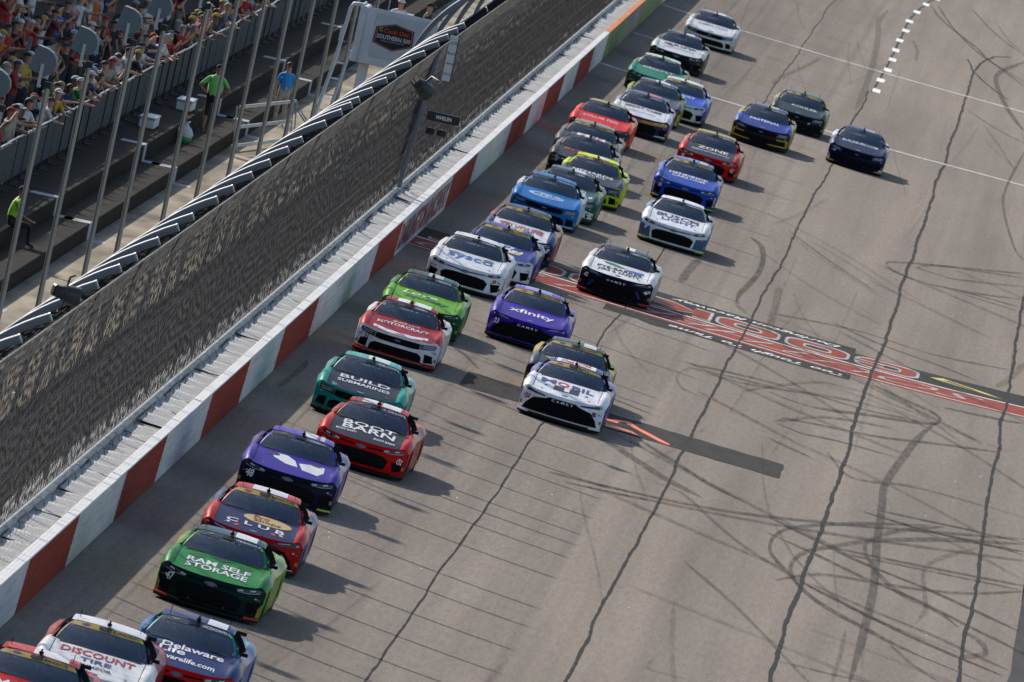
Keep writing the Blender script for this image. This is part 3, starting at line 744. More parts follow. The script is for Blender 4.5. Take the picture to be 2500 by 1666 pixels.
def side_me(sg):
    ys = lin(-2.0, 2.38, 73); cols = []
    for y in ys:
        zt = top(hw(y), y); zb = min(arch(y), zt-.03); col = []
        for r in lin(0, 1, 6):
            z = zt + (zb-zt)*r; x = hw(y) + .012*math.sin(PI*r) - .02*r*r; col.append((sg*x, y, z))
        cols.append(col)
    c0 = [(sg*.952, face(.952, .12 + (lead_z(.952)-.12)*(1-r)), .12 + (lead_z(.952)-.12)*(1-r)) for r in lin(0, 1, 6)]
    return MB().grid([c0] + cols, flip=sg > 0).mesh()
def deck_me():
    m = MB(); rows = []
    for y in lin(-.45, 2.40, 20): rows.append([(u*hw(y), y, top(u*hw(y), y)) for u in lin(-1, 1, 20)])
    m.grid(rows)
    rows = [[(u*.93, 2.40 + .03*math.sin(PI*r), top(u*hw(2.4), 2.4)*(1-r) + .2*r) for u in lin(-1, 1, 12)] for r in lin(0, 1, 5)]
    m.grid(rows); return m.mesh()
def roof_me(): return MB().grid([[roof_pt(s, v) for s in lin(-1, 1, 14)] for v in lin(0, 1, 10)]).mesh()
def pillar_me(sg):
    m = MB(); a = [ws(sg, t) for t in lin(0, 1, 8)]; b = []
    for i, t in enumerate(lin(0, 1, 8)):
        p = ws(sg*1.0, t); e = .062 - .012*t; b.append((p[0]+sg*e, p[1]+.045, p[2]-.022-.012*(1-t)))
    c = [(p[0]+sg*.012, p[1]+.03, p[2]-.05) for p in b]
    m.grid([a, b, c], flip=sg > 0)
    r = [roof_pt(sg, v) for v in lin(0, 1, 8)]
    m.grid([r, [(p[0]+sg*.02, p[1], p[2]-.035) for p in r]], flip=sg > 0)
    # sail panel behind the side window
    t_ = [(sg*.61, .62+.16*k, 1.20-.015*k) for k in (0, 1)]; t_ += [(sg*.62, .95, 1.14), (sg*.66, 1.35, 1.04), (sg*.69, 1.75, .955)]
    b_ = [(sg*.82, .80, .91), (sg*.82, 1.0, .92), (sg*.82, 1.2, .935), (sg*.82, 1.5, .94), (sg*.80, 1.78, .95)]
    m.grid([t_, b_], flip=sg > 0)
    return m.mesh()
def sidewin_me(sg):
    tops = [(sg*.62, -.12 + .8*k, 1.192) for k in lin(0, 1, 6)]; tops[0] = (sg*.63, -.16, 1.18)
    bots = [(sg*.835, -.62 + 1.42*k, .895+.015*k) for k in lin(0, 1, 6)]
    mid = [((a[0]+b[0])/2 + sg*.025, (a[1]+b[1])/2, (a[2]+b[2])/2) for a, b in zip(tops, bots)]
    return MB().grid([tops, mid, bots], flip=sg > 0).mesh()
def rearwin_me():
    return MB().grid([[(.575*s*(1+.12*t), .70+1.02*t + .04*s*s, 1.238 - .03*s*s - .265*t - .02*math.sin(PI*t)*-1) for s in lin(-1, 1, 8)] for t in lin(0, 1, 5)]).mesh()
def ws_me(): return MB().grid([[ws(s, t) for s in lin(-1, 1, 16)] for t in lin(0, 1, 8)]).mesh()
def splitter_me():
    m = MB(); top_ = [(x, nose_y(x)-.055, .105) for x in lin(-.95, .95, 20)]; bot = [(p[0], p[1], .06) for p in top_]
    back = [(p[0], -1.75, .105) for p in top_]; m.grid([back, top_, bot], False); m.grid([bot, [(p[0], -1.75, .06) for p in top_]], False); return m.mesh()
def tip_me(sg):
    xs = [sg*v for v in lin(.70, .962, 5)]
    m = MB().grid([[(x, nose_y(x)-.060, .128) for x in xs], [(x, nose_y(x)-.060, .098) for x in xs]], False); m.grid([[(x, nose_y(x)+.02, .130) for x in xs], [(x, nose_y(x)-.060, .128) for x in xs]], False); return m.mesh()
def under_me(): return MB().box((-.74, -2.0, .09), (.74, 2.3, .62)).box((-.95, -1.0, .085), (.95, .9, .14)).mesh()
def tyre_me(): return MB().lathe([(.20, -.15), (.30, -.155), (.335, -.13), (.345, -.08), (.345, .08), (.335, .13), (.30, .155), (.20, .15)], 22, 'X').mesh()
def rim_me(sg):
    m = MB().lathe([(.22, .13*sg), (.20, .12*sg), (.19, .06*sg), (.07, .075*sg), (.05, .11*sg), (.0, .115*sg)], 16, 'X')
    for k in range(5):
        a = 2*PI*k/5; m.tube([(.10*sg, .05*math.cos(a), .05*math.sin(a)), (.125*sg, .21*math.cos(a), .21*math.sin(a))], .025, 4)
    return m.mesh()
def spoiler_me():
    m = MB(); xs = lin(-.70, .70, 8)
    m.grid([[(x, 2.36+.02*(x/.78)**2, .98) for x in xs], [(x, 2.43+.02*(x/.78)**2, 1.035) for x in xs]], False); m.grid([[(x, 2.445, 1.035) for x in xs], [(x, 2.375, .975) for x in xs]], False)
    return m.mesh()
def seat_me(x):
    m = MB().box((x-.20, .10, .90), (x+.20, .26, 1.06), .04); m.box((x-.13, .08, 1.06), (x+.13, .20, 1.17), .04); m.box((x-.24, -.12, .98), (x-.17, .20, 1.12), .02); m.box((x+.17, -.12, .98), (x+.24, .20, 1.12), .02)
    return m.mesh()
def cage_me():
    m = MB()
    for sg in (-1, 1):
        m.tube([(sg*.62, -.55, .92), (sg*.50, -.12, 1.17), (sg*.50, .55, 1.19), (sg*.62, .62, .9)], .024, 6)
    m.tube([(-.50, .56, 1.19), (.50, .56, 1.19)], .024, 6); m.tube([(-.6, .6, .92), (.0, .58, 1.18)], .024, 6); m.tube([(.0, -.42, .92), (0, -.13, 1.19)], .02, 6); m.tube([(.6, .6, .92), (.0, .58, 1.18)], .024, 6)
    return m.mesh()
def dash_me():
    rows = [[(x, y, top(x, max(y, -.9)) + .012 + .03*math.exp(-((y+.55)/.12)**2)) for x in lin(-.68, .68, 10)] for y in (-.86, -.7, -.55, -.42, -.2, .3, .9, 1.5)]
    return MB().grid(rows).mesh()
def dome_me(): return MB().box((-.035, -.06, 0), (.035, .05, .045), .008).box((-.014, -.03, .04), (.014, .02, .085), .004).mesh()
def ant_me(): return MB().tube([(0, 0, 0), (.0, .03, .13)], .008, 4).mesh()
def mirror_me(): return MB().box((-.05, -.02, -.03), (.05, .035, .03), .008).box((-.09, -.01, -.015), (-.04, .02, .0)).mesh()
def duct_me():
    rows = []
    for v in lin(0, 1, 5): rows.append([(x, -1.36+.22*v + .10*abs(x-.0), top(.36+x, -1.36+.22*v) - .045*math.sin(PI*v)*0) for x in lin(-.16, .16, 6)])
    return rows
GLASS = bpy.data.materials.new('windshield_glass'); GLASS.use_nodes = True
_nt = GLASS.node_tree; _b = _nt.nodes['Principled BSDF']
_b.inputs['Base Color'].default_value = (.085, .118, .175, 1); _b.inputs['Roughness'].default_value = .08
_b.inputs['Specular IOR Level'].default_value = .35; _b.inputs['Alpha'].default_value = .66
SIDEW = mat('side_window', (.012, .014, .018), .95, noise=.2, spec=0.)
SEAT = mat('seat_grey', (.48, .50, .54), .6); CAGE = mat('roll_bar', (.22, .23, .25), .5)
BLACK = mat('car_black', (.008, .008, .009), .6, spec=.15, noise=.3, scale=9)
GRILLE = mat('grille_black', (.005, .005, .006), .7, spec=.08)
TYRE = mat('tyre', (.016, .016, .016), .85, noise=.3, scale=14)
RIM = mat('rim', (.06, .06, .065), .4, metal=.7)
LENS = mat('headlight_lens', (.55, .56, .56), .2, coat=.5)
HEADL = mat('headlight_housing', (.014, .015, .017), .15, coat=.6)
CHROME = mat('emblem_metal', (.16, .165, .175), .35, metal=.6)
OVAL = mat('emblem_blue', srgb(30, 50, 130), .35)
GOLD = mat('banner_gold', srgb(176, 150, 62), .45, noise=.06)
NAVYB = mat('banner_dark', (.022, .032, .05), .3)
PRW = flat((232, 232, 232)); PRK = flat((16, 16, 18)); LIME = flat((140, 220, 40))
# fascia shapes (x, z), one list per make: grille, ducts, headlights
def mir(p): return [(-x, z) for x, z in p][::-1]
MAKE = {
 'a': dict(grille=[[(-.50, .43), (-.30, .455), (.30, .455), (.50, .43), (.60, .36), (.55, .17), (-.55, .17), (-.60, .36)], [(-.46, .555), (0, .535), (.46, .555), (.46, .53), (0, .505), (-.46, .53)]],
           duct=[(.67, .37), (.90, .40), (.88, .21), (.73, .17)], lamp=[(.44, .56), (.58, .585), (.80, .625), (.885, .615), (.86, .565), (.66, .525), (.46, .53)],
           lens=[[(.47, .560), (.57, .580), (.57, .548), (.48, .538)], [(.69, .592), (.78, .610), (.78, .583), (.69, .562)], [(.48, .532), (.66, .530), (.86, .568), (.86, .561), (.66, .523), (.48, .526)]]),
 'm': dict(grille=[[(-.52, .575), (.52, .575), (.52, .455), (.40, .435), (-.40, .435), (-.52, .455)], [(-.50, .36), (.50, .36), (.60, .30), (.62, .17), (-.62, .17), (-.60, .30)]],
           duct=[(.66, .38), (.84, .36), (.88, .20), (.68, .18)], lamp=[(.53, .575), (.70, .595), (.87, .612), (.89, .56), (.84, .50), (.53, .455)],
           lens=[[(.60, .555), (.84, .58), (.84, .568), (.60, .543)], [(.60, .52), (.82, .535), (.82, .525), (.60, .51)]]),
 'c': dict(grille=[[(-.80, .30), (-.66, .45), (-.40, .50), (-.30, .545), (.30, .545), (.40, .50), (.66, .45), (.80, .30), (.87, .15), (-.87, .15)]],
           duct=None, lamp=[(.40, .555), (.60, .595), (.86, .635), (.90, .60), (.84, .565), (.62, .54), (.42, .53)],
           lens=[[(.50, .578), (.72, .612), (.72, .60), (.50, .567)], [(.83, .61), (.875, .61), (.87, .59), (.83, .59)]])}
def car(cfg):
    x, y = cfg['pos']; mk = cfg['make']; M_ = MAKE[mk]
    r = empty('stock_car', track_mtx(x, y + .22, .0, cfg.get('yaw', 0.)))
    tag(r, cfg['label'], 'car', 'stock cars racing down the front straight')
    P = lambda k, d=None: paint(cfg.get(k) or d)
    hood, fas = cfg['hood'], cfg['fascia']; side = cfg.get('side') or fas; roof = cfg['roof']; pil = cfg.get('pillar') or roof; fen = cfg.get('fender') or hood
    A = lambda nm, me, m, par=r: obj(nm, me, m, par, slot_obj=True)
    h = A('hood', cm('hood', hood_me), paint(hood)); fb = A('front_bumper', cm('bumper', bumper_me), paint(fas))
    for sg in (-1, 1):
        A('fender', cm('fender%d' % sg, lambda: fender_me(sg)), paint(fen))
        A('side_panel', cm('side%d' % sg, lambda: side_me(sg)), paint(side))
        A('window_pillar', cm('pillar%d' % sg, lambda: pillar_me(sg)), paint(pil))
        A('side_window', cm('sidewin%d' % sg, lambda: sidewin_me(sg)), SIDEW)
        A('splitter_tip', cm('tip%d' % sg, lambda: tip_me(sg)), flat(cfg.get('tip', (34, 34, 36))))
        lampo = A('headlight', cm('lamp%s%d' % (mk, sg), lambda: drape(poly(M_['lamp'] if sg > 0 else mir(M_['lamp'])), on_face(.006), .06, .06)), HEADL)
        for li, q in enumerate(M_['lens']): A('lens', cm('lens%s%d%d' % (mk, sg, li), lambda: drape(poly(q if sg > 0 else mir(q)), on_face(.010), .08, .08)), LENS, lampo)
        if M_['duct']: A('brake_duct', cm('duct%s%d' % (mk, sg), lambda: drape(poly(M_['duct'] if sg > 0 else mir(M_['duct'])), on_face(.005), .06, .06)), GRILLE, fb)
        if mk in 'a':
            hd = A('hood_duct', cm('hduct%d' % sg, lambda: drape(ellipse(sg*.44, -1.22, .14, .13, 16), on_hood(.005), .08, .08)), flat(tuple(int(c*.55) for c in hood)), h)
        for yc in (-1.45, 1.345):
            w = A('wheel', cm('tyre', tyre_me), TYRE); w.location = (sg*.80, yc, .345)
            A('rim', cm('rim%d' % sg, lambda: rim_me(sg)), RIM, w)
    A('rear_deck', cm('deck', deck_me), paint(side)); A('roof', cm('roof', roof_me), paint(roof))
    wsh = A('windshield', cm('ws', ws_me), GLASS); A('dashboard', cm('dash', dash_me), BLACK); A('seat', cm('seat', lambda: seat_me(.30)), SEAT); A('roll_cage', cm('cage', cage_me), CAGE)
    A('rear_window', cm('rearwin', rearwin_me), SIDEW); A('splitter', cm('splitter', splitter_me), BLACK); A('underbody', cm('under', under_me), BLACK)
    A('spoiler', cm('spoiler', spoiler_me), BLACK)
    d = A('roof_camera', cm('dome', dome_me), BLACK); d.location = (.0, -.20, 1.255)
    a_ = A('antenna', cm('ant', ant_me), BLACK); a_.location = (-.50, .05, 1.235)
    a_ = A('antenna', cm('ant', ant_me), BLACK); a_.location = (.50, .10, 1.235)
    mi = A('mirror', cm('mirror', mirror_me), BLACK); mi.location = (.895, -.46, .945)
    for k, g in enumerate(M_['grille']):
        gm_ = GRILLE
        A('grille', cm('grille%s%d' % (mk, k), lambda: drape(poly(g), on_face(.005), .08, .06)), gm_, fb)
    if mk in 'am':
        A('grille_bar', cm('bars%s' % mk, lambda: drape(merge(*[poly([(-.54, z), (.54, z), (.54, z+.008), (-.54, z+.008)]) for z in ((.23, .29, .35, .40) if mk == 'a' else (.20, .25, .30))]), on_face(.009), .08, 0)), mat('grille_bar', (.016, .016, .018), .6, spec=.1), fb)
    # maker's emblem
    if mk == 'm':
        e = A('emblem', cm('oval', lambda: drape(ellipse(0, -2.235, .115, .045), on_hood(.006), .06, .05)), OVAL, h)
        A('emblem_script', cm('ovaltext', lambda: drape(fit_text('Ford', 0, -2.235, .14, .05, shear=.3), on_hood(.010), 0, 0)), PRW, h)
        A('emblem', cm('pony', lambda: drape(poly([(-.09, .515), (-.03, .53), (.03, .52), (.07, .54), (.05, .51), (.08, .485), (.02, .50), (-.03, .485), (-.05, .505)]), on_face(.010), .05, .05)), CHROME, fb)
    if mk == 'a':
        A('emblem', cm('bowtie', lambda: drape(poly([(-.11, .505), (-.04, .505), (-.05, .485), (.05, .485), (.055, .505), (.12, .505), (.10, .535), (.04, .535), (.05, .555), (-.05, .555), (-.055, .535), (-.125, .535)]), on_face(.011), .05, .05)), CHROME, fb)
    if mk == 'c':
        A('emblem', cm('rings', lambda: drape(ellipse(0, -2.20, .075, .05), on_hood(.006), .06, .05)), mat('emblem_ring', (.16, .16, .18), .3, metal=.8), h)
        A('emblem_lettering', cm('camry', lambda: drape(fit_text('C A M R Y', 0, .495, .50, .05), on_face(.010), .08, 0)), PRW, fb)
        A('grille_lip', cm('lip', lambda: drape(poly([(-.88, .135), (.88, .135), (.88, .15), (-.88, .15)]), on_face(.012), .06, 0)), paint(cfg.get('lip') or fas), fb)
    for sg in (-1, 1):
        A('hood_seam', cm('hseam%d' % sg, lambda: drape(poly([(sg*.745, -2.02), (sg*.757, -2.02), (sg*.757, -.72), (sg*.745, -.72)][::sg]), on_hood(.004), 0, .12)), BLACK, h)
        A('hood_pin', cm('pin%d' % sg, lambda: drape(ellipse(sg*.55, -2.06, .022, .035, 8), on_hood(.010), 0, 0)), CHROME, h)
        A('tow_strap', cm('tow%d' % sg, lambda: drape(poly([(sg*.31, .165), (sg*.335, .165), (sg*.335, .195), (sg*.31, .195)][::sg]), on_face(.016), 0, 0)), flat((170, 44, 36)), fb)
        for q, c_ in enumerate(((200, 200, 205), (190, 60, 40), (60, 90, 170))):
            A('sticker', cm('fstk%d%d' % (sg, q), lambda: drape(poly([(sg*(.80+.035*q), .45-.012*q), (sg*(.83+.035*q), .45-.012*q), (sg*(.83+.035*q), .475-.012*q), (sg*(.80+.035*q), .475-.012*q)][::sg]), on_face(.012), 0, 0)), flat(c_), fb)
    # windshield strip with the driver's name, and the camera block at its centre
    gold = cfg.get('gold'); bt = .73
    st = A('windshield_strip', cm('strip', lambda: drape(poly([(-1, bt), (1, bt), (1, 1.0), (-1, 1.0)]), on_ws(.005), .125, .1)), GOLD if gold else NAVYB, wsh)
    A('camera_block', cm('wcam', lambda: drape(poly([(-.24, .79), (.10, .79), (.10, .95), (-.24, .95)]), on_ws(.016), .125, .1)), PRK, wsh)
    if cfg.get('name'):
        ln = min(.82, .105*len(cfg['name']))
        A('name_lettering', drape(fit_text(cfg['name'], (.12 + ln/2 + .04), .865, ln, .13, bold=.02), on_ws(.010), .125, 0), PRK if gold else PRW, wsh)
    A('strip_logo', cm('wlogo', lambda: drape(ellipse(-.62, .87, .12, .055), on_ws(.011), .1, .1)), OVAL if mk == 'm' else flat((150, 50, 50)) if mk == 'c' else flat((120, 115, 90)), wsh)
    if cfg.get('lime', 1): A('corner_tag', cm('limetag', lambda: drape(poly([(.93, .70), (.985, .70), (.985, .80), (.93, .80)]), on_ws(.012), .1, .1)), LIME, wsh)
    # roof panel seen edge-on: painted blocks
    if cfg.get('roofmark'):
        for s0, s1, c in cfg['roofmark']:
            A('roof_marking', drape(poly([(s0, .03), (s1, .03), (s1, .55), (s0, .55)]), lambda s, v: roof_pt(s, v, .006), .12, .1), flat(c), r.children[-1] if False else r)
    for item in cfg.get('art', ()):
        kind = item[0]
        if kind == 'T':                                             # lettering on the hood: text, cx, cy, w, h, colour, shear
            _, tx, cx, cy, w, hh, col = item[:7]; sh = item[7] if len(item) > 7 else 0
            A('hood_lettering', drape(fit_text(tx, cx, cy, w, hh, shear=sh, bold=.02), on_hood(.009), .14, .16), flat(col), h)
        elif kind == 'H':                                           # painted shape on the hood
            A('hood_marking', drape(item[1], on_hood(.005), .14, .16), flat(item[2]), h)
        elif kind == 'F':                                           # shape on the fascia
            A('bumper_marking', drape(item[1], on_face(.008), .07, .07), flat(item[2]), fb)
        elif kind == 'N':                                           # number on the fascia
            A('number', drape(fit_text(item[1], item[2], item[3], item[4], item[4]*1.0, shear=.2, bold=.03), on_face(.012), .08, 0), flat(item[5]), fb)
    for sg in (-1, 1):                                              # small sponsor stickers at the bumper corners
        A('sticker', cm('stk%d' % sg, lambda: drape(poly([(sg*.89, .24), (sg*.94, .24), (sg*.94, .31), (sg*.89, .31)][::sg]), on_face(.012), .05, .05)), flat((150, 130, 40)), fb)
    # door number and coloured side flash
    if cfg.get('flash'):
        zz = [(sg_, c) for sg_ in (1,) for c in (cfg['flash'],)]
        for sg_, c in zz:
            me = MB().grid([[(sg_*(hw(yy)+.014), yy, z_) for yy in lin(-1.0, 1.0, 8)] for z_ in (.18, .42, .60)], True).mesh()
            A('side_flash', me, flat(c), [o for o in r.children if o.name.startswith('side_panel')][-1])
    return r
W_, K_ = (232, 232, 232), (18, 18, 20)
NAVY = (26, 38, 84)
CARS = [
 dict(pos=(1.56, -147.14), make='m', hood=(190, 40, 40), fascia=(190, 40, 40), roof=(200, 60, 50), pillar=(30, 38, 66), gold=1, name='PREECE',
      roofmark=[(-.9, -.2, (196, 60, 52)), (-.2, .75, (225, 225, 225))], art=[('T', 'MASCO', 0, -1.5, 1.0, .5, W_)], label='red stock car with navy pillars cut off by the bottom left corner of the picture'),
 dict(pos=(2.08, -139.59), make='m', hood=(222, 222, 222), fascia=(225, 225, 225), roof=(226, 226, 228), pillar=(34, 40, 60), side=(150, 60, 62), gold=1, name='CINDRIC',
      art=[('T', 'DISCOUNT', 0, -1.22, 1.22, .34, (176, 34, 58)), ('T', 'TIRE', 0, -1.60, .52, .22, (40, 60, 120)), ('T', 'PENNZOIL', 0, -1.92, .62, .15, K_)], label='white stock car with red block hood lettering at the bottom edge, beside the blue one'),
 dict(pos=(3.20, -134.24), make='a', hood=(28, 46, 98), fascia=(196, 52, 32), roof=(36, 54, 104), pillar=(70, 160, 168), side=(60, 96, 150), fender=(28, 46, 98), name='MCDOWELL',
      roofmark=[(-.3, .2, (36, 54, 104)), (.25, .8, (205, 212, 220))], art=[('T', 'Delaware', .10, -1.16, 1.05, .34, W_), ('T', 'Life', -.22, -1.46, .45, .34, W_), ('T', 'delawarelife.com', -.02, -1.88, 1.15, .26, W_), ('H', poly([(-.52, -1.02), (-.34, -1.0), (-.30, -1.2), (-.52, -1.3)]), (50, 140, 150))], label='blue stock car with white website lettering across its hood at the bottom edge'),
 dict(pos=(2.59, -116.87), make='a', hood=(46, 138, 72), fascia=(16, 42, 36), roof=(58, 88, 98), pillar=(70, 150, 96), side=(120, 150, 60), fender=(46, 130, 72), name='STENHOUSE JR', tip=(200, 60, 40),
      roofmark=[(.1, .75, (222, 226, 226))], art=[('T', 'RAM SELF', 0, -1.52, 1.15, .30, W_), ('T', 'STORAGE', 0, -1.86, 1.12, .30, W_), ('H', poly([(-.22, -1.02), (0, -1.22), (.22, -1.02), (0, -.96)]), (24, 50, 52)), ('N', '47', -.74, .45, .15, W_), ('F', poly([(.88, .14), (.95, .14), (.95, .40), (.90, .30)]), (130, 160, 50)), ('F', poly([(-.95, .14), (-.88, .14), (-.90, .30), (-.95, .40)]), (120, 140, 50))], label='green stock car with dark green nose and number 47 near the wall'),
 dict(pos=(2.53, -105.83), make='c', hood=(26, 34, 80), fascia=(176, 36, 38), roof=(196, 74, 82), pillar=(196, 60, 66), fender=(184, 44, 44), side=(60, 64, 110), gold=1, name='BRISCOE', lip=(225, 225, 230),
      roofmark=[(-.5, .6, (214, 214, 218))], art=[('H', ellipse(.18, -1.32, .46, .30), (206, 178, 110)), ('T', 'Pro', .06, -1.20, .30, .22, (150, 40, 60)), ('T', 'Shops', .18, -1.44, .52, .24, (110, 50, 100)), ('T', 'C L U B', 0, -1.80, 1.10, .24, W_), ('H', star(-.34, -2.06, .08, .12), (200, 40, 50)), ('H', star(.36, -2.04, .08, .12), (200, 40, 50)), ('H', star(-.5, -1.98, .05, .08), W_), ('H', star(.5, -1.98, .05, .08), W_), ('N', '19', -.78, .45, .12, W_), ('F', star(.62, .36, .04), W_), ('F', star(.66, .26, .04), W_), ('F', star(.64, .2, .035), (200, 40, 50))], label='navy hooded red stock car with a tan oval on the hood, behind car 47'),
 dict(pos=(2.25, -90.56), make='a', hood=(64, 46, 152), fascia=(28, 26, 46), roof=(100, 84, 176), pillar=(96, 78, 178), fender=(66, 48, 150), side=(60, 44, 120), name='BOWMAN', tip=(190, 200, 50),
      roofmark=[(-.05, .45, (228, 228, 230)), (.55, .7, (200, 205, 215))], art=[('H', poly([(-.50, -1.12), (-.16, -1.10), (.02, -1.36), (.10, -1.76), (-.14, -1.74), (-.40, -1.46)]), W_), ('H', poly([(.10, -1.46), (.30, -1.32), (.60, -1.22), (.62, -1.62), (.52, -1.94), (.20, -1.86)]), W_), ('N', '48', -.74, .43, .16, W_)], label='purple hooded black nosed stock car with number 48 beside the wall'),
 dict(pos=(3.04, -77.39), make='a', hood=(22, 27, 40), fascia=(196, 36, 30), roof=(186, 66, 74), pillar=(180, 56, 62), fender=(196, 40, 34), side=(150, 50, 46), name='A. DILLON', yaw=-.02,
      roofmark=[(-.6, -.1, (224, 220, 222)), (.1, .75, (224, 220, 222))], art=[('T', 'BOOT', 0, -1.16, 1.1, .34, W_), ('T', 'BARN', .02, -1.52, 1.1, .40, W_), ('T', 'BOOT BARN', -.42, -1.86, .42, .14, W_), ('T', 'BOOT BARN', .40, -1.98, .44, .14, W_), ('N', '3', -.80, .42, .11, W_), ('N', 'O2', .82, .40, .11, W_)], label='red nosed stock car with a dark hood and big white block lettering'),
 dict(pos=(2.22, -65.33), make='m', hood=(26, 32, 50), fascia=(54, 140, 126), roof=(120, 184, 184), pillar=(116, 180, 176), fender=(62, 160, 144), side=(90, 150, 145), name='KESELOWSKI',
      roofmark=[(-.2, .6, (205, 222, 222))], art=[('T', 'BUILD', 0, -1.25, 1.1, .30, (220, 226, 230)), ('T', 'SUBMARINES', .0, -1.62, 1.15, .22, (225, 228, 232)), ('N', '6', -.28, .24, .09, W_), ('H', poly([(-.66, -1.9), (-.5, -2.1), (-.62, -2.2)]), (62, 160, 144))], label='teal stock car with a dark navy hood and pale teal roof near the wall'),
 dict(pos=(1.95, -44.89), make='m', hood=(168, 44, 58), fascia=(224, 224, 224), roof=(172, 58, 66), pillar=(172, 52, 60), fender=(186, 60, 70), side=(210, 208, 208), name='BERRY', tip=(190, 40, 34),
      roofmark=[(-.55, -.1, W_), (.1, .75, W_)], art=[('T', 'MOTORCRAFT', 0, -1.50, 1.2, .24, W_), ('T', 'QUICK LANE', .05, -1.22, .62, .16, W_), ('H', poly([(-.64, -2.06), (-.3, -2.28), (0, -2.32), (.3, -2.28), (.64, -2.06), (.64, -1.86), (.3, -2.06), (0, -2.1), (-.3, -2.06), (-.64, -1.86)]), (226, 226, 226)), ('F', poly([(-.94, .13), (.94, .13), (.94, .17), (-.94, .17)]), (176, 36, 30)), ('N', '21', -.72, .41, .11, K_)], label='red and white stock car with number 21, white nose and red hood'),
 dict(pos=(1.86, -33.55), make='c', hood=(132, 190, 50), fascia=(34, 70, 50), roof=(48, 84, 76), pillar=(136, 188, 60), fender=(120, 176, 60), side=(60, 110, 50), name='HERBST',
      roofmark=[(-.2, .4, (170, 190, 180))], art=[('T', 'Love', -.15, -1.25, .85, .36, (225, 235, 220), .3), ('T', 'squeaky', .05, -1.62, 1.1, .30, (40, 90, 50), .3), ('T', 'JBH', .74, -2.02, .10, .05, W_)], label='lime green hooded stock car with dark green nose behind the red and white one'),
 dict(pos=(2.02, -14.46), make='a', hood=(226, 226, 228), fascia=(226, 226, 228), roof=(226, 226, 228), side=(220, 220, 222), name='CUSTER',
      art=[('T', 'sysco', 0, -1.55, 1.15, .55, (44, 112, 184)), ('H', poly([(-.35, -1.25), (-.22, -1.2), (-.25, -1.36)]), (80, 140, 70)), ('F', poly([(-.80, .45), (-.74, .47), (-.75, .41)]), (80, 140, 70)), ('N', 'JB', .74, .44, .12, (180, 60, 60))], label='plain white stock car with bright blue hood lettering next to the wall'),
 dict(pos=(2.43, -6.64), make='a', hood=(52, 66, 142), fascia=(214, 214, 220), roof=(74, 90, 150), pillar=(70, 84, 150), fender=(64, 76, 148), side=(60, 66, 130), gold=1, name='ELLIOTT',
      roofmark=[(-.1, .25, (150, 160, 180)), (.3, .6, (200, 180, 80))], art=[('H', ellipse(0, -1.36, .58, .34), W_), ('T', 'NAPA', 0, -1.28, 1.0, .34, (40, 60, 140)), ('H', poly([(-.45, -1.66), (.6, -1.44), (.5, -1.72), (0, -1.84), (-.4, -1.78)]), (206, 170, 60))], label='blue hooded stock car with a white nose tucked behind the plain white one'),
 dict(pos=(2.48, 3.54), make='a', hood=(220, 220, 224), fascia=(46, 56, 96), roof=(60, 72, 108), pillar=(52, 62, 100), fender=(52, 62, 104), side=(130, 60, 66), gold=1, name='BYRON',
      art=[('T', 'VALVOLINE', 0, -1.42, 1.2, .40, (176, 40, 54)), ('N', '1', .83, .46, .12, W_), ('N', '24', -.78, .42, .12, W_)], label='navy stock car with a white hood and red slanted hood lettering'),
 dict(pos=(4.20, -27.78), make='c', hood=(64, 42, 150), fascia=(66, 44, 154), roof=(112, 98, 176), pillar=(96, 80, 170), side=(70, 50, 150), gold=1, name='WALLACE', lip=(110, 90, 200),
      roofmark=[(-.6, .5, (150, 145, 196))], art=[('T', 'xfinity', .0, -1.58, 1.1, .48, W_), ('N', '23', -.76, .45, .13, W_), ('F', poly([(-.90, .42), (-.80, .40), (-.86, .26), (-.90, .22)]), (120, 100, 200)), ('N', 'XFN', .74, .42, .10, W_)], label='all purple stock car with white hood lettering and gold windshield strip'),
 dict(pos=(5.77, -41.95), make='m', hood=(62, 74, 88), fascia=(48, 44, 30), roof=(66, 78, 86), pillar=(70, 76, 78), fender=(60, 72, 86), side=(160, 140, 44), gold=1, name='LOGANO', tip=(190, 160, 40),
      roofmark=[(.2, .7, (200, 205, 208))], art=[('H', poly([(-.64, -1.05), (-.2, -1.02), (.0, -1.22), (-.5, -1.3)]), (190, 160, 60)), ('F', poly([(-.94, .16), (-.84, .16), (-.86, .40), (-.94, .44)]), (150, 120, 30))], label='dark grey and yellow stock car just behind the white car with the black box'),
 dict(pos=(6.01, -48.85), make='c', hood=(228, 228, 230), fascia=(228, 228, 230), roof=(70, 92, 160), pillar=(66, 88, 158), fender=(228, 228, 230), side=(96, 96, 150), gold=1, name='BELL', tip=(225, 225, 225),
      roofmark=[(-.75, .75, (228, 228, 232)), (-.6, -.1, (186, 66, 66)), (.05, .55, (186, 66, 66))], art=[('T', 'M', -.46, -1.28, .34, .36, (54, 72, 140)), ('T', 'O', -.12, -1.30, .28, .36, (196, 52, 48)), ('T', 'BIL', .34, -1.34, .52, .36, (54, 72, 140)), ('H', poly([(-.30, -1.92), (.28, -1.92), (.28, -1.52), (-.30, -1.52)]), (30, 36, 48)), ('T', '1', 0, -1.72, .12, .30, W_), ('H', star(-.48, -1.7, .06, .10), (56, 74, 130)), ('H', star(.46, -1.75, .06, .10), (56, 74, 130)), ('H', star(-.56, -1.45, .05, .08), (56, 74, 130)), ('N', '20', -.80, .44, .12, (180, 60, 80)), ('N', 'JBL', .74, .42, .13, K_)], label='white stock car with blue roof and black hood box, over the dark patch'),
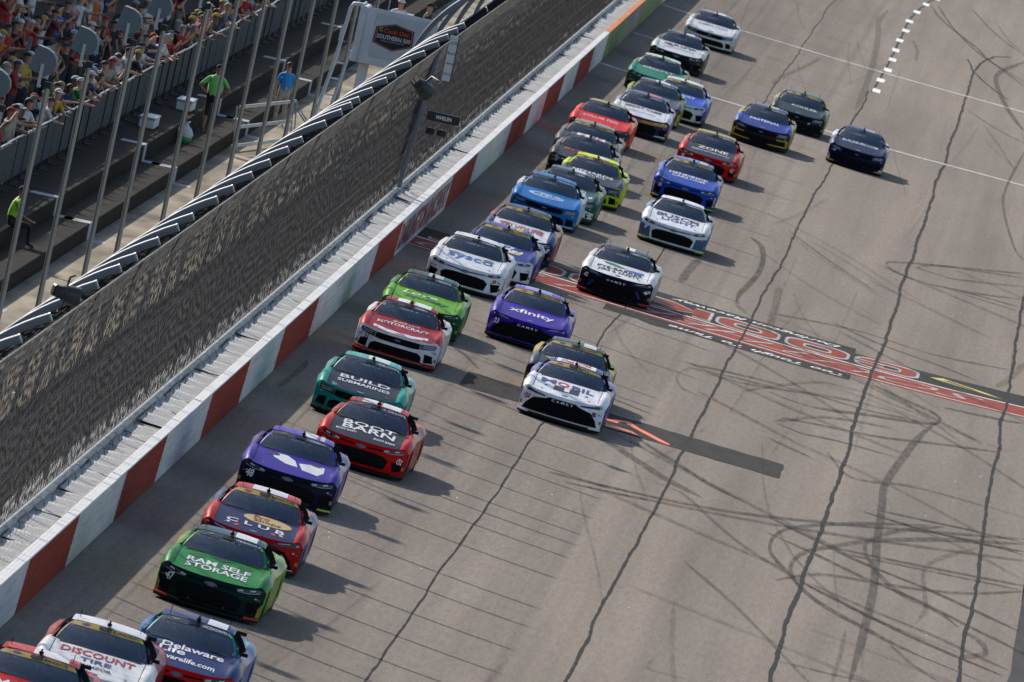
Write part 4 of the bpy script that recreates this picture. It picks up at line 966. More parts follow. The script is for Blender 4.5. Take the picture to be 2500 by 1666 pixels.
 dict(pos=(5.37, -1.07), make='c', hood=(226, 226, 226), fascia=(24, 24, 44), roof=(72, 84, 92), pillar=(150, 156, 160), fender=(222, 222, 222), side=(180, 180, 186), name='NEMECHEK', lip=(40, 40, 70), tip=(200, 50, 40),
      roofmark=[(-.1, .3, (210, 220, 220))], art=[('H', poly([(-.52, -1.02), (-.2, -1.05), (.18, -1.32), (-.05, -1.4), (-.42, -1.22)]), (44, 120, 84)), ('H', poly([(.18, -1.32), (.60, -1.24), (.62, -1.46), (.1, -1.5)]), (60, 100, 180)), ('T', 'PYE-BARKER', 0, -1.62, 1.2, .24, K_), ('T', 'FIRE & SAFETY', 0, -1.90, 1.1, .20, K_), ('N', '42', -.80, .48, .11, W_), ('F', poly([(-.60, .40), (-.54, .40), (-.66, .22), (-.72, .22)]), (40, 50, 130)), ('F', poly([(.54, .40), (.60, .40), (.72, .22), (.66, .22)]), (40, 50, 130)), ('F', poly([(.74, .44), (.90, .50), (.92, .44), (.80, .38)]), (220, 220, 226))], label='white hooded stock car with a black nose crossing the painted stripe'),
 dict(pos=(5.83, 28.39), make='a', hood=(226, 226, 228), fascia=(222, 224, 228), roof=(224, 226, 228), side=(90, 116, 150), name='CHASTAIN', tip=(190, 190, 50),
      art=[('T', 'BUSCH', 0, -1.30, 1.2, .42, (52, 72, 124)), ('T', 'LIGHT', .05, -1.72, .98, .30, (60, 84, 140)), ('F', poly([(-.95, .16), (-.62, .16), (-.66, .44), (-.95, .50)]), (66, 92, 128)), ('F', poly([(.62, .16), (.95, .16), (.95, .50), (.66, .44)]), (66, 92, 128)), ('N', '1', -.78, .42, .10, W_)], label='white stock car with blue lower corners and dark blue hood lettering'),
 dict(pos=(5.38, 50.84), make='a', hood=(52, 82, 168), fascia=(50, 78, 162), roof=(98, 126, 184), pillar=(70, 100, 172), side=(56, 80, 158), gold=1, name='LARSON', tip=(190, 190, 50),
      roofmark=[(-.3, .2, (120, 146, 196)), (.3, .7, (180, 190, 210))], art=[('T', 'HENDRICK', 0, -1.18, 1.2, .28, W_), ('T', 'CARS.COM', 0, -1.50, 1.0, .22, W_), ('N', '5', -.74, .44, .11, W_), ('F', poly([(.90, .2), (.94, .2), (.94, .5), (.91, .5)]), (210, 190, 200)), ('F', poly([(-.94, .2), (-.90, .2), (-.91, .5), (-.94, .5)]), (210, 190, 200))], label='royal blue stock car with gold windshield strip and number 5 on its nose'),
 dict(pos=(5.46, 70.40), make='a', hood=(40, 48, 62), fascia=(198, 40, 34), roof=(170, 160, 110), pillar=(186, 60, 58), fender=(190, 56, 52), side=(160, 60, 56), name='K. BUSCH',
      art=[('T', 'ZONE', .05, -1.36, .95, .34, W_), ('T', 'PREMIUM NICOTINE POUCHES', 0, -1.78, 1.2, .12, W_), ('N', '8', -.78, .46, .10, W_), ('N', 'RC', .80, .38, .10, W_)], label='bright red stock car with a slate hood, behind the royal blue one'),
 dict(pos=(2.40, 21.58), make='m', hood=(42, 120, 186), fascia=(40, 114, 178), roof=(58, 120, 178), pillar=(52, 112, 170), side=(190, 194, 200), name='GILLILAND', fender=(48, 128, 194),
      art=[('H', ellipse(-.05, -1.52, .50, .26), (170, 205, 230)), ('H', ellipse(-.02, -1.50, .40, .19), (42, 120, 186)), ('T', 'FR8', .06, -1.50, .55, .22, (200, 210, 235)), ('F', poly([(-.90, .13), (.90, .13), (.90, .16), (-.90, .16)]), (205, 210, 215))], label='sky blue stock car with a pale ring on its hood beside the wall'),
 dict(pos=(2.68, 27.44), make='m', hood=(64, 96, 96), fascia=(40, 92, 78), roof=(92, 116, 120), pillar=(96, 114, 116), fender=(48, 96, 86), side=(60, 110, 96), name='HEIM',
      roofmark=[(.0, .6, (196, 206, 208))], art=[('T', 'ROBINHOOD', 0, -1.3, 1.1, .3, W_), ('T', '8', .72, -1.75, .12, .2, W_), ('F', poly([(.60, .20), (.92, .18), (.94, .36), (.66, .40)]), (210, 215, 212)), ('F', poly([(.74, .20), (.80, .20), (.80, .36), (.72, .34)]), K_)], label='dark green stock car with a white corner patch half hidden behind the sky blue one'),
 dict(pos=(2.99, 37.67), make='m', hood=(62, 70, 78), fascia=(176, 196, 40), roof=(212, 224, 70), pillar=(206, 222, 66), fender=(70, 78, 86), side=(190, 206, 40), gold=1, name='BLANEY',
      roofmark=[(.0, .5, (220, 228, 200))], art=[('T', 'MENARDS', 0, -1.22, 1.2, .28, W_), ('T', 'Dutch Boy', 0, -1.50, .8, .2, W_), ('F', poly([(-.94, .42), (.94, .42), (.90, .64), (-.90, .64)]), (46, 52, 56))], label='fluorescent yellow roofed stock car with a grey hood'),
 dict(pos=(2.37, 47.08), make='a', hood=(54, 50, 54), fascia=(46, 44, 48), roof=(84, 84, 92), pillar=(70, 70, 76), fender=(74, 70, 72), side=(120, 110, 115), name='', lime=1,
      roofmark=[(-.7, -.1, W_), (-.5, -.3, (190, 60, 80)), (.25, .7, W_), (.3, .6, (190, 70, 90))], art=[('T', 'Kroger', -.1, -1.3, 1.0, .40, (206, 60, 74)), ('N', '67', -.7, .5, .12, (200, 190, 190))], label='black stock car with pink red hood lettering and white roof marks'),
 dict(pos=(2.16, 55.31), make='c', hood=(84, 90, 92), fascia=(66, 70, 72), roof=(150, 156, 156), pillar=(120, 126, 126), fender=(96, 102, 102), side=(90, 94, 96), gold=1, name='GIBBS',
      art=[('T', 'MONSTER', 0, -1.4, 1.1, .3, (140, 150, 120))], label='plain grey stock car with a gold windshield strip behind the black one'),
 dict(pos=(2.01, 69.54), make='c', hood=(236, 84, 40), fascia=(64, 62, 60), roof=(88, 96, 98), pillar=(80, 88, 92), fender=(240, 92, 46), side=(236, 84, 44), name='JONES', gold=0,
      roofmark=[(-.9, .9, (160, 162, 120))], art=[('T', 'DOLLAR TREE', -.05, -1.40, 1.1, .30, (226, 210, 210)), ('F', poly([(.80, .14), (.95, .14), (.95, .46), (.88, .36)]), (230, 84, 44)), ('F', poly([(-.95, .14), (-.80, .14), (-.88, .36), (-.95, .46)]), (230, 84, 44))], label='orange hooded stock car with a dark nose near the wall'),
 dict(pos=(2.81, 82.13), make='a', hood=(224, 224, 226), fascia=(58, 48, 76), roof=(100, 98, 140), pillar=(176, 178, 190), fender=(220, 220, 224), side=(150, 140, 170), name='HAMLIN',
      roofmark=[(.0, .7, (190, 110, 130))], art=[('T', 'SPORT CLIPS', 0, -1.20, 1.2, .28, (86, 60, 110)), ('T', 'express.com', 0, -1.80, .9, .12, (90, 84, 80)), ('F', poly([(-.9, .50), (-.4, .47), (0, .46), (.4, .47), (.9, .50), (.88, .60), (.4, .56), (0, .545), (-.4, .56), (-.88, .60)]), (206, 150, 44)), ('F', poly([(.55, .14), (.92, .14), (.92, .2), (.6, .18)]), (205, 210, 215))], label='white hooded stock car with an orange band and purple lower nose'),
 dict(pos=(2.81, 92.52), make='a', hood=(88, 98, 106), fascia=(72, 78, 78), roof=(112, 120, 128), pillar=(130, 136, 130), fender=(104, 114, 120), side=(150, 160, 60), name='HOCEVAR',
      roofmark=[(-.2, .6, (205, 210, 212))], art=[('T', 'SPIRE', 0, -1.4, 1.0, .3, (180, 190, 190)), ('F', poly([(.84, .14), (.95, .14), (.95, .5), (.9, .5)]), (180, 180, 50))], label='grey stock car with a lime yellow corner behind the orange banded one'),
 dict(pos=(3.48, 98.60), make='a', hood=(58, 92, 190), fascia=(208, 212, 214), roof=(210, 216, 216), pillar=(206, 212, 212), fender=(70, 104, 196), side=(80, 110, 190), gold=1, name='SUAREZ',
      art=[('T', 'FREEWAY', 0, -1.3, 1.0, .3, (220, 225, 235)), ('F', poly([(.88, .13), (.95, .13), (.95, .55), (.9, .55)]), (64, 92, 180))], label='blue hooded stock car with a white nose and white roof beside the grey one'),
 dict(pos=(2.29, 110.32), make='a', hood=(62, 138, 110), fascia=(44, 84, 66), roof=(206, 214, 206), pillar=(196, 206, 200), fender=(70, 140, 118), side=(80, 130, 100), name='DILLON', lime=0,
      roofmark=[(-.1, .4, (170, 190, 160))], art=[('T', 'GRIZZLY', .0, -1.16, 1.1, .30, (226, 230, 228)), ('F', poly([(-.9, .30), (-.66, .30), (-.66, .38), (-.9, .40)]), (120, 110, 96))], label='sea green stock car with a white roof close to the wall at the far end'),
 dict(pos=(2.27, 132.88), make='a', hood=(222, 224, 224), fascia=(44, 46, 46), roof=(112, 122, 134), pillar=(128, 132, 132), fender=(214, 216, 212), side=(70, 72, 70), name='', lime=0,
      roofmark=[(.1, .6, (206, 210, 214))], art=[('T', 'ARGY', 0, -1.26, 1.0, .34, (60, 74, 84)), ('T', 'ARCHITECTS', 0, -1.74, 1.1, .16, (110, 112, 112)), ('H', poly([(-.62, -1.3), (-.4, -1.24), (-.2, -1.5), (-.26, -1.55)]), (60, 64, 66))], label='white hooded stock car with a black nose, second from the far end'),
 dict(pos=(2.66, 157.63), make='m', hood=(222, 224, 224), fascia=(212, 214, 212), roof=(146, 156, 166), pillar=(130, 138, 142), fender=(220, 222, 222), side=(190, 194, 194), name='', lime=0,
      roofmark=[(-.1, .55, W_)], art=[('T', 'SPEEDY CASH', .0, -1.36, 1.1, .22, (140, 140, 150)), ('H', ellipse(-.24, -1.28, .10, .08), (180, 60, 60))], label='all white stock car farthest away at the top of the straight'),
 dict(pos=(6.39, 97.63), make='m', hood=(36, 56, 136), fascia=(34, 34, 36), roof=(84, 98, 130), pillar=(70, 80, 104), fender=(56, 78, 156), side=(150, 136, 40), name='BUESCHER', lime=0,
      roofmark=[(-.1, .5, (176, 170, 130))], art=[('T', 'FASTENAL', 0, -1.30, 1.0, .30, W_), ('F', poly([(-.92, .42), (-.55, .40), (-.55, .37), (-.86, .38), (-.88, .22), (-.3, .19), (-.3, .16), (-.93, .18)]), (196, 168, 40)), ('F', poly([(.92, .42), (.93, .18), (.3, .16), (.3, .19), (.88, .22), (.86, .38), (.55, .37), (.55, .40)]), (196, 168, 40))], label='blue hooded stock car with yellow bracket outlines on its black nose'),
 dict(pos=(7.15, 114.68), make='m', hood=(26, 46, 48), fascia=(26, 36, 36), roof=(84, 108, 112), pillar=(70, 90, 94), fender=(28, 50, 50), side=(120, 130, 80), gold=1, name='', lime=0,
      art=[('T', 'KOHLER', .15, -1.30, .9, .30, (190, 205, 205)), ('N', '17', .45, .40, .08, W_)], label='dark teal green stock car behind the blue one with yellow brackets'),
 dict(pos=(9.54, 101.20), make='m', hood=(18, 22, 62), fascia=(20, 22, 56), roof=(56, 66, 110), pillar=(46, 54, 100), fender=(22, 26, 68), side=(170, 174, 190), name='', lime=0, tip=(180, 160, 50),
      roofmark=[(.0, .6, (150, 140, 170))], art=[('T', 'BUILDSUBS.COM', 0, -1.25, 1.2, .34, (190, 198, 225)), ('F', poly([(-.95, .14), (-.84, .14), (-.88, .30), (-.95, .36)]), (196, 200, 215)), ('F', poly([(.80, .14), (.95, .14), (.95, .22), (.84, .2)]), (196, 200, 215)), ('N', '4', -.76, .46, .09, (200, 205, 220))], label='glossy navy stock car running alone on the right, farthest from the wall'),
]
for c in CARS:
    c['yaw'] = c.get('yaw', random.uniform(-.012, .012)); car(c)
# ---------------------------------------------------------------- people
def fingers(m, wrist, tip, sg):
    d = (tip - wrist).normalized(); side = Vector((1, 0, 0)) if abs(d.x) < .8 else Vector((0, 1, 0))
    side = (side - d*side.dot(d)).normalized(); nrm = d.cross(side)
    for k, ln in enumerate((.062, .076, .082, .074, .058)):
        if k == 0: base = wrist + d*.03 + side*.035*sg; dr = (d*.6 + side*.8*sg).normalized()
        else: base = tip - d*.01 + side*(.030 - .020*(k-1))*sg; dr = d
        mid = base + dr*ln*.55 + nrm*.004; end = base + dr*ln + nrm*.022
        m.tube([base, mid, end], [.010, .009, .006], 5)
def body(name, J, girth=1., shorts=True, long_sleeve=False, build_hands=True):
    """A posed figure grown from a joint skeleton as one surface. Facing -y, standing at z = 0."""
    base = dict(pelvis=((0, .01, .93), .150, .115), waist=((0, 0, 1.08), .145, .105), chest=((0, .0, 1.27), .17, .115), collar=((0, .01, 1.42), .12, .085),
                neck=((0, 0, 1.50), .058, .058), jaw=((0, -.02, 1.58), .072, .082), head=((0, -.012, 1.66), .082, .098), crown=((0, .0, 1.735), .060, .072),
                sl=((.185, .01, 1.41), .068, .066), el=((.25, .04, 1.14), .046, .046), wl=((.26, -.06, .90), .032, .030), hl=((.26, -.09, .82), .036, .022),
                sr=((-.185, .01, 1.41), .068, .066), er=((-.25, .04, 1.14), .046, .046), wr=((-.26, -.06, .90), .032, .030), hr=((-.26, -.09, .82), .036, .022),
                pl=((.095, .01, .86), .098, .10), kl=((.105, -.02, .49), .062, .064), al=((.11, .03, .09), .042, .045), tl=((.125, -.13, .035), .042, .03),
                pr=((-.095, .01, .86), .098, .10), kr=((-.105, -.02, .49), .062, .064), ar=((-.11, .03, .09), .042, .045), tr=((-.125, -.13, .035), .042, .03))
    for k, p in J.items(): base[k] = (p, base[k][1], base[k][2])
    E_ = [('pelvis', 'waist'), ('waist', 'chest'), ('chest', 'collar'), ('collar', 'neck'), ('neck', 'jaw'), ('jaw', 'head'), ('head', 'crown')]
    for s in 'lr': E_ += [('collar', 's'+s), ('s'+s, 'e'+s), ('e'+s, 'w'+s), ('w'+s, 'h'+s), ('pelvis', 'p'+s), ('p'+s, 'k'+s), ('k'+s, 'a'+s), ('a'+s, 't'+s)]
    names = list(base); idx = {n: i for i, n in enumerate(names)}
    me = bpy.data.meshes.new(name); me.from_pydata([base[n][0] for n in names], [(idx[a], idx[b]) for a, b in E_], []); 
    o = bpy.data.objects.new(name, me); link(o)
    md = o.modifiers.new('skin', 'SKIN'); md.use_smooth_shade = True; o.modifiers.new('sub', 'SUBSURF').levels = 1
    for n in names:
        sv = me.skin_vertices[0].data[idx[n]]; g = girth if n in ('pelvis', 'waist', 'chest') else 1
        sv.radius = (base[n][1]*g, base[n][2]*g); sv.use_root = n == 'pelvis'
    dg = bpy.context.evaluated_depsgraph_get(); dg.update()
    out = bpy.data.meshes.new_from_object(o.evaluated_get(dg)); bpy.data.objects.remove(o)
    b0 = MB(); b0.add([v.co for v in out.vertices], [tuple(p.vertices) for p in out.polygons], True)
    nbody = len(b0.f)
    if build_hands:
        for s, sg in (('l', -1), ('r', 1)): fingers(b0, Vector(base['w'+s][0]), Vector(base['h'+s][0]), sg)
    res = b0.mesh(name); bpy.data.meshes.remove(out)
    seg = {e: (Vector(base[e[0]][0]), Vector(base[e[1]][0])) for e in E_}
    zone = {}
    for e in E_:
        a, b = e
        if b[0] in 'h' and len(b) == 2 or b in ('neck', 'jaw', 'head', 'crown'): z = 0
        elif a[0] == 'e' and len(a) == 2: z = 1 if long_sleeve else 0
        elif a in ('wl', 'wr'): z = 0
        elif a == 'pelvis' and b[0] == 'p' or a[0] == 'p' and len(a) == 2: z = 2
        elif a[0] == 'k' and len(a) == 2: z = 0 if shorts else 2
        elif a[0] == 'a' and len(a) == 2: z = 3
        else: z = 1
        zone[e] = z
    mi = []
    for i, p in enumerate(res.polygons):
        if i >= nbody: mi.append(0); continue
        c = p.center; best = None
        for e, (a, b) in seg.items():
            ab = b-a; t = max(0, min(1, (c-a).dot(ab)/ab.length_squared)); d = (c-(a+ab*t)).length - .5*base[e[0]][1]
            if best is None or d < best[0]: best = (d, e, t)
        z = zone[best[1]]
        if best[1] in (('pelvis', 'waist'),) and c.z < .98: z = 2
        if best[1] == ('collar', 'neck') and best[2] < .6: z = 1
        if best[1][0] in ('sl', 'sr') and not long_sleeve and best[2] > .75: z = 0
        if best[1][0] in ('kl', 'kr') and shorts and best[2] < .12: z = 2
        mi.append(z)
    for k in range(4): res.materials.append(None)
    res.polygons.foreach_set('material_index', mi); res.update()
    res['head'] = base['head'][0]
    return res
ARMS = {
 'standing with arms down': {},
 'leaning on the rail': dict(chest=(0, -.06, 1.26), collar=(0, -.12, 1.40), neck=(0, -.15, 1.47), jaw=(0, -.19, 1.54), head=(0, -.19, 1.62), crown=(0, -.18, 1.695), sl=(.185, -.11, 1.39), sr=(-.185, -.11, 1.39),
      el=(.24, -.26, 1.16), wl=(.16, -.46, 1.15), hl=(.12, -.54, 1.14), er=(-.24, -.26, 1.16), wr=(-.16, -.46, 1.15), hr=(-.12, -.54, 1.14)),
 'holding up a phone': dict(el=(.24, -.16, 1.22), wl=(.07, -.30, 1.43), hl=(.05, -.33, 1.51), er=(-.24, -.16, 1.22), wr=(-.07, -.30, 1.43), hr=(-.05, -.33, 1.51)),
 'stretching an arm out': dict(el=(.30, -.24, 1.34), wl=(.30, -.48, 1.38), hl=(.30, -.57, 1.39)),
 'with folded arms': dict(el=(.25, -.10, 1.17), wl=(.0, -.19, 1.20), hl=(-.09, -.17, 1.22), er=(-.25, -.10, 1.17), wr=(.0, -.22, 1.16), hr=(.09, -.20, 1.18)),
 'with hands on hips': dict(el=(.40, .08, 1.16), wl=(.20, -.03, .98), hl=(.13, -.06, .96), er=(-.40, .08, 1.16), wr=(-.20, -.03, .98), hr=(-.13, -.06, .96)),
 'shading the eyes': dict(er=(-.33, -.18, 1.45), wr=(-.14, -.20, 1.66), hr=(-.06, -.18, 1.69)),
}
BODIES = {}
for pose, J in ARMS.items():
    BODIES[pose] = [body('body_mesh', J, 1.0, True), body('body_mesh', J, 1.18, False)]
def scalp(): 
    rows = [[(.092*math.sin(a)*math.cos(t), .110*math.sin(a)*math.sin(t)+.012, .095*math.cos(a)) for t in lin(0, 2*PI, 12)] for a in lin(.05, 1.45, 5)]
    return MB().grid(rows, flip=True).mesh('hair')
def capm():
    m = MB().grid([[(.096*math.sin(a)*math.cos(t), .114*math.sin(a)*math.sin(t)+.004, .092*math.cos(a)) for t in lin(0, 2*PI, 12)] for a in lin(.05, 1.5, 5)], flip=True)
    m.grid([[(.085*math.cos(t), -.03-(.085+ext)*math.sin(t), .012-.10*ext) for t in lin(.15, PI-.15, 7)] for ext in (.0, .085)]); return m.mesh('cap')
def longhair():
    m = MB().grid([[(.098*math.sin(a)*math.cos(t), .112*math.sin(a)*math.sin(t)+.014, .098*math.cos(a)) for t in lin(0, 2*PI, 12)] for a in lin(.05, 1.5, 5)], flip=True)
    m.grid([[(.10*math.cos(t)*(1-.15*k), .03+.09*math.sin(t), .02-.26*k) for t in lin(-.2, PI+.2, 8)] for k in (0, .5, 1)]); return m.mesh('hair')
HAIR, CAP, LONG = scalp(), capm(), longhair()
for q in (HAIR, CAP, LONG): q.materials.append(None)
SKIN = [mat('skin_%d' % k, c, .6, noise=.08, scale=20) for k, c in enumerate(((.50, .27, .18), (.42, .22, .14), (.32, .16, .10), (.16, .085, .055)))]
SHOE = [mat('shoe_%d' % k, c, .7) for k, c in enumerate(((.03, .03, .03), (.45, .45, .44)))]
CLOTH = dict(white=(.62, .62, .62), black=(.016, .016, .018), red=(.38, .025, .022), navy=(.025, .035, .09), grey=(.16, .165, .17), blue=(.05, .13, .42), pink=(.42, .12, .19), olive=(.09, .085, .045), beige=(.42, .36, .27),
             teal=(.03, .22, .24), orange=(.55, .15, .03), yellow=(.55, .38, .04), purple=(.12, .06, .22), green=(.05, .2, .06), charcoal=(.05, .052, .056), maroon=(.16, .02, .03))
CLOTH['light blue'] = (.25, .42, .60)
def cloth(c): return mat('cloth_' + c.replace(' ', '_'), CLOTH[c], .85, noise=.38, scale=6)
TROUS = ['navy', 'black', 'beige', 'grey', 'charcoal', 'olive']
HAIRC = dict(brown=(.05, .028, .015), black=(.012, .011, .010), blond=(.33, .23, .11), grey=(.28, .27, .26))
def person(pose, x, y, z, yaw, shirt, head, headcol, label, group=None, heavy=0, skin=0, trousers='navy', scale=1., shirt_mat=None):
    me = BODIES[pose][heavy]
    r = bpy.data.objects.new('person', me); link(r); r.location = (x, y, z); r.rotation_euler = (0, 0, yaw); r.scale = (scale,)*3
    for k, m in enumerate((SKIN[skin], shirt_mat or cloth(shirt), cloth(trousers), SHOE[(heavy+skin) % 2])):
        r.material_slots[k].link = 'OBJECT'; r.material_slots[k].material = m
    tag(r, label, 'person', group)
    hp = Vector(me['head'])
    if head == 'cap': h = obj('cap', CAP, cloth(headcol), r, slot_obj=True); h.location = hp + Vector((0, .004, .035))
    else: h = obj('hair', LONG if head == 'long hair' else HAIR, mat('hair_' + headcol, HAIRC[headcol], .7), r, slot_obj=True); h.location = hp + Vector((0, .004, .035))
    h.rotation_euler = (random.uniform(-.1, .05), 0, random.uniform(-.25, .25))
    return r
# crowd on the tiers behind the barrier
rp = random.Random(21)
camI = cam.matrix_world.inverted()
def view_px(p):                                              # where a point falls in a 2500 px wide frame, to keep to the seats in view
    v = camI @ Vector(p); return (1250 + 34450.55*v.x/-v.z, 833 - 34450.55*v.y/-v.z)
seen = []; used_labels = set(); spots = []
for row in range(9):
    X = -7.98 - (.85*row if row else 0) - (.0 if row == 0 else -.02); Z = 1.77 + (.40*row)
    yy = -80.
    while yy < 190:
        spots.append((X + rp.uniform(-.12, .12), yy, Z, row)); yy += rp.uniform(.55, .95)
rp.shuffle(spots)
spots.sort(key=lambda s: 0 if s[3] == 0 else 1)
chosen = []
for (X, Y, Z, row) in spots:
    u, v = view_px((X, Y, Z+1.55))
    if not (-25 < u < 1060 and -25 < v < 380): continue
    if any(abs(u-a) < 22 and abs(v-b) < 22 and (u-a)**2 + ((v-b)*1.1)**2 < (9 if row == 0 else 10.5)**2 for a, b in seen): continue
    seen.append((u, v)); chosen.append((X, Y, Z, row, u, v))
shirts = ['white', 'white', 'white', 'red', 'red', 'black', 'black', 'navy', 'charcoal', 'white', 'black', 'red', 'navy', 'grey', 'blue', 'pink', 'olive', 'beige', 'teal', 'orange', 'charcoal', 'maroon', 'white', 'black', 'grey', 'light blue', 'red', 'navy', 'white', 'charcoal', 'yellow', 'green']
caps = ['white', 'white', 'black', 'black', 'red', 'navy', 'grey', 'light blue', 'yellow', 'olive', 'charcoal']
where = ['at the barrier', 'second row', 'third row', 'fourth row', 'fifth row', 'sixth row', 'seventh row', 'eighth row', 'ninth row']
for (X, Y, Z, row, u, v) in chosen[:290]:
    for _ in range(400):
        pose = rp.choice(['leaning on the rail'] * 4 + ['holding up a phone'] * 2 + ['stretching an arm out', 'shading the eyes'] if row == 0 else [p for p in ARMS if p != 'leaning on the rail'])
        sh = rp.choice(shirts); hd = rp.choice(['cap', 'cap', 'cap', 'hair', 'long hair']); hc = rp.choice(caps if hd == 'cap' else list(HAIRC))
        lab = 'spectator, %s shirt, %s %s, %s, %s' % (sh, hc, hd, pose, where[row])
        if lab not in used_labels: break
    used_labels.add(lab)
    person(pose, X + (.12 if row == 0 else 0), Y, Z, PI/2 + rp.uniform(-.9, .5), sh, hd, hc, lab, 'spectators in the grandstand', rp.random() < .45, rp.choice((0, 0, 0, 1, 1, 2, 3)), rp.choice(TROUS), rp.uniform(.93, 1.05))
# three people in front of the barrier and two at the starter's stand
LIMEC = mat('cloth_bright_green', (.22, .62, .16), .8, noise=.12, scale=12)
BODIES['big'] = [body('body_mesh', ARMS['with hands on hips'], 1.42, True)]*2
g = person('big', -5.97, 1.3, 1.36, PI*.95, 'green', 'cap', 'black', 'heavy person seen from behind in bright lime green shirt and black shorts on the steps', None, 1, 2, 'black', 1.02, LIMEC)
CY = mat('cloth_bright_blue', (.02, .30, .72), .8, noise=.1, scale=12)
bman = person('standing with arms down', -5.12, 19, .97, .25, 'blue', 'hair', 'brown', 'person in bright blue polo shirt, khaki trousers and dark glasses below the steps', None, 1, 0, 'beige', 1.0, CY)
gl = MB().box((-.075, -.012, -.018), (.075, .012, .018), .006).mesh(); o = obj('sunglasses', gl, DARK, bman); o.location = Vector(bman.data['head']) + Vector((0, -.10, .005))
ly = MB().tube([(-.07, -.02, 1.47), (-.04, -.13, 1.30), (0, -.135, 1.10)], .008, 4); ly.tube([(.07, -.02, 1.47), (.04, -.13, 1.30), (0, -.135, 1.10)], .008, 4); ly.box((-.04, -.145, .98), (.04, -.135, 1.10))
obj('lanyard', ly.mesh(), mat('lanyard', (.35, .35, .37), .6), bman)
SIT = body('body_mesh', dict(pelvis=(0, .10, .47), waist=(0, .10, .62), chest=(0, .05, .80), collar=(0, .0, .95), neck=(0, -.03, 1.03), jaw=(0, -.06, 1.10), head=(0, -.06, 1.18), crown=(0, -.05, 1.255), sl=(.185, .0, .93), el=(.25, -.08, .68), wl=(.17, -.30, .58), hl=(.14, -.38, .56),
     sr=(-.185, .0, .93), er=(-.25, -.08, .68), wr=(-.17, -.30, .58), hr=(-.14, -.38, .56), pl=(.10, .06, .45), kl=(.14, -.36, .47), al=(.14, -.36, .09), tl=(.15, -.52, .035), pr=(-.10, .06, .45), kr=(-.14, -.36, .47), ar=(-.14, -.36, .09), tr=(-.15, -.52, .035)), 1.1, False)
BODIES['sitting'] = [SIT, SIT]
VEST = mat('cloth_lime_vest', (.36, .70, .03), .7, noise=.15, scale=10)
person('sitting', -6.28, -58, 1.36, PI*.55, 'green', 'cap', 'black', 'seated person in lime yellow vest and black trousers at the left edge', None, 1, 3, 'black', 1.0, VEST)

# ---------------------------------------------------------------- starter's stand and fence fittings (upright world)
st = tag(empty('starter_stand', Matrix.Translation((-2.6, 0, .97))), 'white boxed starter stand with a hexagonal race badge above the fence', 'stand')
SW = mat('stand_white', (.60, .62, .65), .5, noise=.12, scale=2)
zb, zt = 4.05-.97, 5.52-.97
obj('front_panel', MB().box((.14, -.06, zb), (2.0, 0, zt), .02).mesh(), SW, st)
obj('inset_panel', MB().box((.40, -.075, zb+.22), (1.86, -.058, zt-.10), .008).mesh(), mat('stand_inset', (.50, .53, .55), .5, noise=.1), st)
obj('side_panel', MB().box((-.06, -.05, zb+.02), (.135, 1.7, zt-.01), .03).mesh(), SW, st)
obj('floor', MB().box((-.05, 0, zb), (2.0, 1.7, zb+.08)).mesh(), SW, st)
obj('support_post', MB().box((.18, .2, 0), (.44, .5, zb-.002), .02).mesh(), SW, st)
hexa = [(.44, 4.10), (.92, 4.25), (1.44, 4.15), (1.46, 3.74), (.96, 3.54), (.42, 3.68)]
def hx(k): return [(.94+(x-.94)*k, 3.90+(z-3.90)*k) for x, z in hexa]
for nm, k, m, d in (('badge_edge', 1.0, PRK, .080), ('badge_line', .94, flat((205, 120, 100)), .084), ('badge_field', .90, flat((34, 34, 36)), .088)):
    obj(nm, drape(poly(hx(k)), lambda a, b: (a, -d, b), 0, 0), m, st)
for txt, cx, cz, w, h_, c in (('Cook Out', .99, 4.04, .66, .12, (190, 70, 30)), ('SOUTHERN 500', .94, 3.87, .88, .115, (205, 205, 210)), ('DARLINGTON RACEWAY', .94, 3.77, .62, .04, (150, 150, 155)), ('C', .58, 4.05, .09, .10, (210, 180, 40))):
    obj('badge_lettering', drape(fit_text(txt, cx, cz, w, h_, bold=.02), lambda a, b: (a, -.094, b), 0, 0), flat(c), st)
rl = MB().tube([(-.02, -.1, zt+.02), (-.24, -.1, zt), (-.30, -.1, zt-.12), (-.42, -.1, 3.0), (-.62, -.1, 1.6), (-.78, -.1, 0)], .05, 8)
obj('ladder_rail', rl.mesh(), SW, st)
obj('ladder_rail', MB().box((-.06, -.06, -.05), (.06, .06, 0)).tube([(-.08, -.1, 3.35), (-.30, -.1, 1.6), (-.45, -.1, 0)], .06, 4).mesh(), SW, st)
for k in range(7):
    t = .1 + .13*k; z = 3.3 - 3.3*t
    xa = -.42 - .36*t*1.0 + .02; xb = -.08 - .37*t
    obj('ladder_rung', MB().tube([(xa, -.1, z), (xb, -.1, z)], .022, 6).mesh(), SW, st)
obj('handrail', MB().tube([(-.02, 0, zt+.02), (-.02, 1.6, zt+.02)], .03, 6).mesh(), SW, st)
fl = person('leaning on the rail', -1.72, .55, zb+.97+.08, PI*.1, 'white', 'cap', 'white', 'person in white jacket leaning out of the white starter stand', None, 1, 1, 'black', 1.0)
person('stretching an arm out', -.95, .9, zb+.97+.08, PI*.62, 'black', 'cap', 'black', 'person in black shirt standing at the right end of the starter stand', None, 0, 1, 'black', 1.0)
